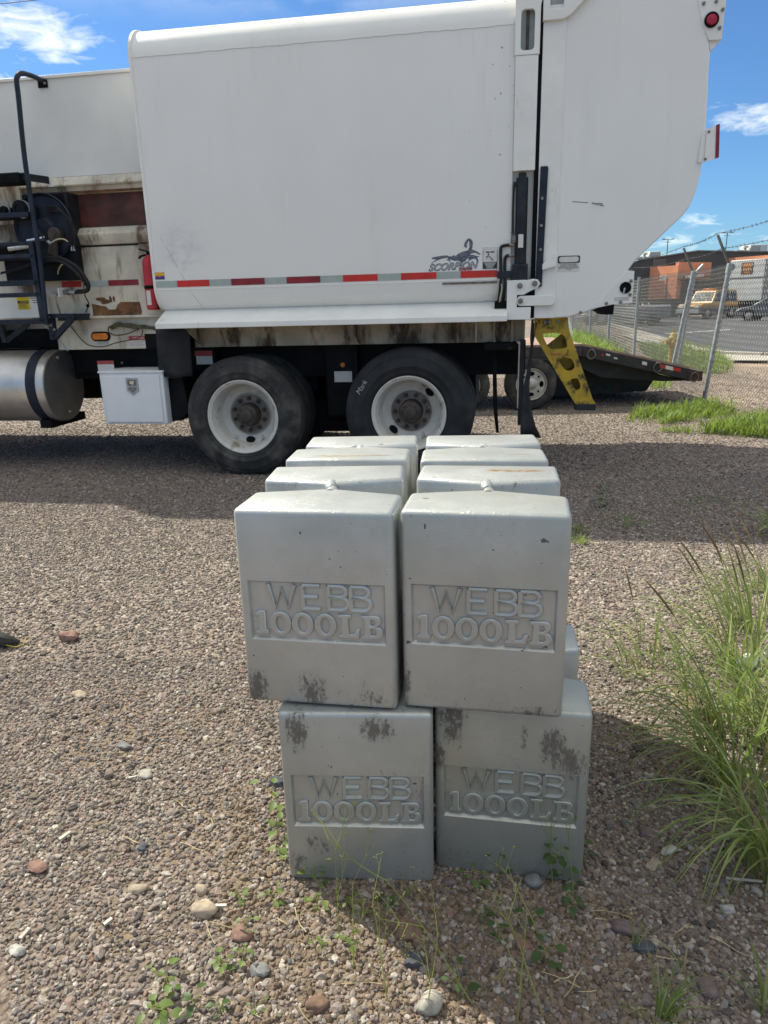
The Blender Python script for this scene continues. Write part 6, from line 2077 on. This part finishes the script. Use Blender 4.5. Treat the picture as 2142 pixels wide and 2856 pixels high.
for (x0, x1, z0) in ((22.6, 24.0, 4.62), (31.1, 33.0, 4.95)):
    hv = wpart('rooftop_unit', 'hvac', wh, lambda b: b.box(x0 + .45, x1, 4, 6, z0, z0 + .72), bevel=.05)
    wpart('duct', 'hvac', hv, lambda b: b.box(x0 - .5, x0 + .5, 4.4, 5.2, z0 + .12, z0 + .34))
    wpart('fan_hood', 'hvac', hv, lambda b: b.lathe([(0, .62), (.22, .55), (.25, .38), (.1, .34), (.1, 0)], (x0 + .1, 4.2, z0 + .1), 'z', 16))
    wpart('vent_panel', 'grey_trim', hv, lambda b: [b.box(x0 + .55 + k * .16, x0 + .62 + k * .16, 3.97, 4.0, z0 + .12, z0 + .62) for k in range(5)])

# ---- long dark low building far left of the warehouse, behind the truck
sh = empty('storage_shed', 'low dark storage shed left of the warehouse, half behind the truck tailgate', 'building', (0, 66, 0))
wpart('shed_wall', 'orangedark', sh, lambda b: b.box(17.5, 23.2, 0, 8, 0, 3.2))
wpart('shed_roof', 'charcoal', sh, lambda b: b.prism([(17.2, 3.2), (20.3, 4.1), (23.4, 3.2)], 'y', -.4, 8.4))

# ---- light masts far beyond
for (x_, y_, z_, lab) in ((36.6, 95, 8.6, 'left thin light mast far beyond the warehouse roof'), (44.0, 95, 9.2, 'right thin light mast far beyond the warehouse roof')):
    lm = empty('light_mast', lab, 'lamp post', (x_, y_, 0), 0, 'light masts beyond the warehouse')
    MB().tube([(0, 0, 0), (0, 0, z_)], .055, 8).build('mast', M['charcoal'], lm)
    MB().box(-.6, .6, -.05, .05, z_ - .03, z_ + .02).box(-.75, -.42, -.15, .15, z_, z_ + .08).box(.42, .75, -.15, .15, z_, z_ + .08).build('lamp_heads', M['charcoal'], lm)
    MB().box(-.35, .35, -.04, .04, z_ - .35, z_ - .30).build('cross_arm', M['charcoal'], lm)


# ================================================================== vehicles on the street
def car_paint(name, c):
    t_ = NT(name)
    t_.fin(t_.mix(t_.ramp(t_.noise(1.5, 4), .3, .8), c, tuple(min(1, x * 1.12) for x in c)), .28)
    t_.b.inputs['Coat Weight'].default_value = .5
    return t_.m


GLASS = mat('car_glass_dark', (.03, .036, .042), .12, 0, .1, 3)


def vehicle(name, lab, cat, loc, rz, L_, wd, body_prof, cab_prof, win, paint, wheels, wr=.33, lights=(), cabw=.86):
    """side profiles in (x, z); width along y; windows as side panels and end panes"""
    v = empty(name, lab, cat, loc, rz)
    MB().prism(body_prof, 'y', -wd / 2, wd / 2).build('body', paint, v, bevel=.06, seg=3)
    n_ = len(cab_prof)
    mid = (min(p[1] for p in cab_prof), max(p[1] for p in cab_prof))
    def yw(z): return wd / 2 * (1 - (1 - cabw) * (z - mid[0]) / max(.01, mid[1] - mid[0]))
    vs = [(p[0], -yw(p[1]), p[1]) for p in cab_prof] + [(p[0], yw(p[1]), p[1]) for p in cab_prof]
    fs = [tuple(range(n_))[::-1], tuple(range(n_, 2 * n_))] + [(i, (i + 1) % n_, n_ + (i + 1) % n_, n_ + i) for i in range(n_)]
    MB().add(vs, fs).build('cabin', paint, v, bevel=.04, seg=2)
    for poly in win:
        for s_ in (-1, 1):
            vs = [(p[0], s_ * (yw(p[1]) + .012), p[1]) for p in poly] + [(p[0], s_ * (yw(p[1]) - .02), p[1]) for p in poly]
            m_ = len(poly)
            MB().add(vs, [tuple(range(m_))] + [(i, (i + 1) % m_, m_ + (i + 1) % m_, m_ + i) for i in range(m_)]).build('window', GLASS, v)
    # windscreen and rear window
    for (a, b) in ((cab_prof[0], cab_prof[1]), (cab_prof[-1], cab_prof[-2])):
        d = Vector((b[0] - a[0], b[1] - a[1]))
        nrm = Vector((-d.y, d.x)).normalized() * .015
        if (a[0] < 0) != (nrm.x < 0): nrm = -nrm
        p0, p1 = Vector(a) + d * .12 + nrm, Vector(a) + d * .9 + nrm
        MB().add([(p0.x, -yw(p0.y) * .88, p0.y), (p0.x, yw(p0.y) * .88, p0.y), (p1.x, yw(p1.y) * .88, p1.y), (p1.x, -yw(p1.y) * .88, p1.y)], [(0, 1, 2, 3)]).build('windscreen', GLASS, v)
    for x_ in wheels:
        for s_ in (-1, 1):
            y0 = s_ * (wd / 2 - .1)
            w = MB().lathe([(.5 * wr, -.11), (.8 * wr, -.125), (wr, -.09), (wr, .09), (.8 * wr, .125), (.5 * wr, .11)], (x_, y0, wr), 'y', 24).build('wheel', M['rubber'], v)
            MB().lathe([(0, -.13), (.5 * wr, -.128), (.62 * wr, -.118), (.62 * wr, .118), (.5 * wr, .128), (0, .13)], (x_, y0, wr), 'y', 20).build('rim', M['rimalloy'], w)
            MB().lathe([(wr * 1.15, -.03), (wr * 1.15, .03)], (x_, s_ * (wd / 2 - .01), wr), 'y', 24).build('wheel_arch', M['black'], v)
    for (nm, x0, x1, y0, y1, z0, z1, m_) in lights:
        MB().box(x0, x1, y0, y1, z0, z1).build(nm, M[m_] if isinstance(m_, str) else m_, v, bevel=.015)
    return v


sed_b = [(-2.25, .28), (-2.3, .62), (-2.2, .92), (-1.5, .97), (1.0, .96), (1.9, .80), (2.25, .60), (2.25, .28)]
sed_c = [(-1.75, .95), (-.95, 1.38), (-.6, 1.43), (.3, 1.43), (.5, 1.40), (1.25, .94)]
wn = [[(-1.30, .99), (-.85, 1.34), (-.28, 1.37), (-.28, .99)], [(-.20, .99), (-.20, 1.37), (.35, 1.37), (1.02, .99)]]
sed = vehicle('sedan', 'dark blue-grey sedan on the street behind the fence at the right edge', 'car', (24.75, 45.6, .01), radians(138), 4.6, 1.8, sed_b, sed_c, wn, car_paint('slate_blue_paint', (.075, .085, .105)), (-1.4, 1.4), .32,
        (('tail_light', -2.31, -2.2, -.86, -.42, .66, .84, 'redlens'), ('tail_light', -2.31, -2.2, .42, .86, .66, .84, 'redlens'), ('number_plate', -2.315, -2.28, -.25, .25, .55, .67, 'paper'), ('chrome_strip', -2.24, -2.16, -.7, .7, .86, .88, 'chrome'), ('bumper', -2.34, -2.2, -.85, .85, .30, .45, 'charcoal')))
suv_b = [(-2.2, .38), (-2.25, .9), (-2.2, 1.12), (.9, 1.12), (2.0, 1.05), (2.25, .92), (2.25, .38)]
suv_c = [(-2.15, 1.10), (-2.05, 1.92), (-1.9, 1.98), (.25, 1.98), (.4, 1.94), (.95, 1.10)]
wn2 = [[(-2.0, 1.18), (-1.92, 1.86), (-1.2, 1.88), (-1.2, 1.18)], [(-1.1, 1.18), (-1.1, 1.88), (-.35, 1.88), (-.35, 1.18)], [(-.25, 1.18), (-.25, 1.88), (.25, 1.86), (.72, 1.18)]]
suv = vehicle('utility_vehicle', 'yellow boxy utility vehicle on the street between the two leaning fence posts', 'vehicle', (24.05, 53.8, .01), radians(212), 4.5, 1.9, suv_b, suv_c, wn2, car_paint('yellow_vehicle_paint', (.56, .26, .03)), (-1.45, 1.4), .40,
        (('lower_cladding', -2.27, 2.27, -.97, .97, .38, .86, 'charcoal'), ('head_light', 2.2, 2.28, -.8, -.45, .78, 1.0, 'paper'), ('head_light', 2.2, 2.28, .45, .8, .78, 1.0, 'paper'), ('front_bumper', 2.2, 2.42, -.92, .92, .42, .70, 'grey_trim'), ('roof_beacon', -.2, .2, -.4, .4, 1.98, 2.10, 'amber')))
pk_b = [(-2.7, .45), (-2.72, 1.1), (-.7, 1.1), (-.7, 1.06), (1.2, 1.06), (2.5, .98), (2.65, .85), (2.65, .45)]
pk_c = [(-.72, 1.05), (-.62, 1.72), (-.5, 1.78), (.55, 1.78), (.68, 1.74), (1.35, 1.05)]
wn3 = [[(-.62, 1.12), (-.54, 1.68), (.05, 1.70), (.05, 1.12)], [(.12, 1.12), (.12, 1.70), (.55, 1.68), (1.08, 1.12)]]
pk = vehicle('pickup_truck', 'white pickup truck on the street seen under the refuse truck tailgate', 'pickup', (15.3, 46.4, .01), radians(185), 5.3, 1.95, pk_b, pk_c, wn3, car_paint('white_car_paint', (.66, .67, .68)), (-1.7, 1.65), .40,
        (('lower_trim', -2.7, 2.68, -.99, .99, .40, .56, 'charcoal'), ('head_light', 2.58, 2.68, -.85, -.5, .75, .92, 'paper'), ('head_light', 2.58, 2.68, .5, .85, .75, .92, 'paper'), ('tail_light', -2.74, -2.68, -.95, -.8, .7, 1.0, 'redlens'), ('front_bumper', 2.6, 2.8, -.95, .95, .45, .65, 'grey_trim')))
# grey utility trailer behind the pickup
ut = empty('cargo_trailer', 'grey cargo trailer on the street behind the white pickup', 'trailer', (15.6, 43.0, .01), radians(6))
MB().box(-1.1, 1.1, -.9, .9, .45, 1.05).build('trailer_box', mat('trailer_grey', (.20, .20, .205), .5, 0, .1, 1.5), ut, bevel=.04)
MB().box(-1.0, 1.0, -.92, .92, .40, .47).build('trailer_frame', M['charcoal'], ut)
MB().lathe([(.15, -.95), (.32, -.96), (.33, -.80), (.15, -.8)], (0, 0, .33), 'y', 20).build('wheel', M['rubber'], ut)
MB().box(1.1, 2.0, -.05, .05, .42, .5).build('tow_bar', M['charcoal'], ut)
# box truck in front of the warehouse bay
bx = empty('box_truck', 'white box truck with an orange and dark square emblem in front of the warehouse bay', 'truck', (28.3, 54.6, .01), radians(36.87))
MB().box(0, 6.2, 0, 2.6, 1.15, 4.10).build('cargo_box', M['hvac'], bx, bevel=.04)
MB().box(.06, 6.15, -.012, .004, 1.2, 4.06).build('shaded_side_panel', mat('shade_grey_van_side', (.30, .295, .285), .6, 0, .12, .8), bx)  # grey puts the shade on this side of the white box into its colour
MB().box(-.02, .01, .02, 2.58, 2.78, 2.84).build('rear_rail', M['charcoal'], bx)
MB().box(-.012, .003, .85, 1.75, 3.05, 3.90).build('emblem_square', mat('emblem_dark', (.10, .075, .07), .5), bx)
mb = MB()
mb.box(-.020, -.010, .95, 1.65, 3.58, 3.82); mb.box(-.02, -.010, 1.0, 1.6, 3.34, 3.50); mb.box(-.02, -.01, 1.1, 1.5, 3.14, 3.25)
mb.build('emblem_shapes', M['orangeflag'], bx, smooth=0)
MB().box(.1, 8.0, .2, 2.4, .70, 1.15).build('under_frame', M['black'], bx)
MB().prism([(6.3, .6), (6.3, 2.6), (7.6, 2.5), (8.2, 1.5), (8.2, .6)], 'y', .15, 2.45).build('cab', car_paint('dark_cab_paint', (.05, .052, .056)), bx, bevel=.05)
MB().box(6.6, 7.5, .13, .16, 1.6, 2.4).build('cab_window', GLASS, bx)
for x_ in (1.4, 7.3):
    w = MB().lathe([(.2, -.02), (.42, -.03), (.45, 0), (.45, .25), (.2, .27)], (x_, .05, .45), 'y', 24).build('wheel', M['rubber'], bx)
    MB().lathe([(0, -.015), (.26, -.02), (.27, 0)], (x_, .05, .45), 'y', 20).build('rim', M['rim'], w)

# traffic barricade by the far kerb
ba = empty('traffic_barricade', 'orange and white folding traffic barricade by the far kerb', 'barricade', (20.6, 56.9, .13), .2)
mb = MB()
for s_ in (-1, 1):
    for x_ in (-.25, .25):
        mb.beam((x_, s_ * .28, 0), (x_, s_ * .02, 1.05), .06, .04, (1, 0, 0))
mb.build('barricade_legs', M['paper'], ba)
for (z_, m_) in ((.86, 'amber'), (.50, 'paper')):
    MB().box(-.32, .32, -.15 + (.86 - z_) * -.15, -.12 + (.86 - z_) * -.15, z_ - .12, z_ + .12).build('barricade_board', M[m_], ba)
    for k in range(3):
        MB().box(-.3 + k * .22, -.2 + k * .22, -.156 + (.86 - z_) * -.15, -.15 + (.86 - z_) * -.15, z_ - .12, z_ + .12).build('board_stripe', M['paper' if m_ == 'amber' else 'amber'], ba)

# fire hydrant on the verge
hy = empty('fire_hydrant', 'yellow fire hydrant on the verge behind the leaning fence post', 'hydrant', (6.62, 16.4, .0))
HYM = mat('hydrant_yellow', (.52, .35, .07), .5, 0, .12, 8, .1, 60)
MB().lathe([(.13, 0), (.13, .04), (.085, .05), (.085, .46), (.105, .47), (.105, .50), (.09, .51), (.09, .60), (.11, .61), (.11, .64), (.095, .66), (.075, .72), (.04, .76), (0, .77)], (0, 0, 0), 'z', 24).build('barrel', HYM, hy)
MB().lathe([(0, .84), (.025, .84), (.025, .76)], (0, 0, 0), 'z', 6).build('bonnet_nut', HYM, hy)
for (d, r_) in (((-1, 0), .05), ((1, 0), .05), ((0, -1), .065)):
    MB().tube([(d[0] * .06, d[1] * .06, .555), (d[0] * .15, d[1] * .15, .555), (d[0] * .151, d[1] * .151, .555), (d[0] * .18, d[1] * .18, .555)], [r_, r_, r_ * 1.25, r_ * 1.2], 14).build('outlet', HYM, hy)

# overhead cable crossing the top left corner of the sky
oc = MB().tube([(-60, 60, 20.6 - .004 * 0)] + [(-60 + k * 12, 60 - k * 1.0, 20.5 + .55 * k + .03 * (k - 5) ** 2) for k in range(1, 11)], .03, 5).build('overhead_cable', M['charcoal'])
tag(oc, 'thin overhead cable across the top left corner of the sky', 'cable')
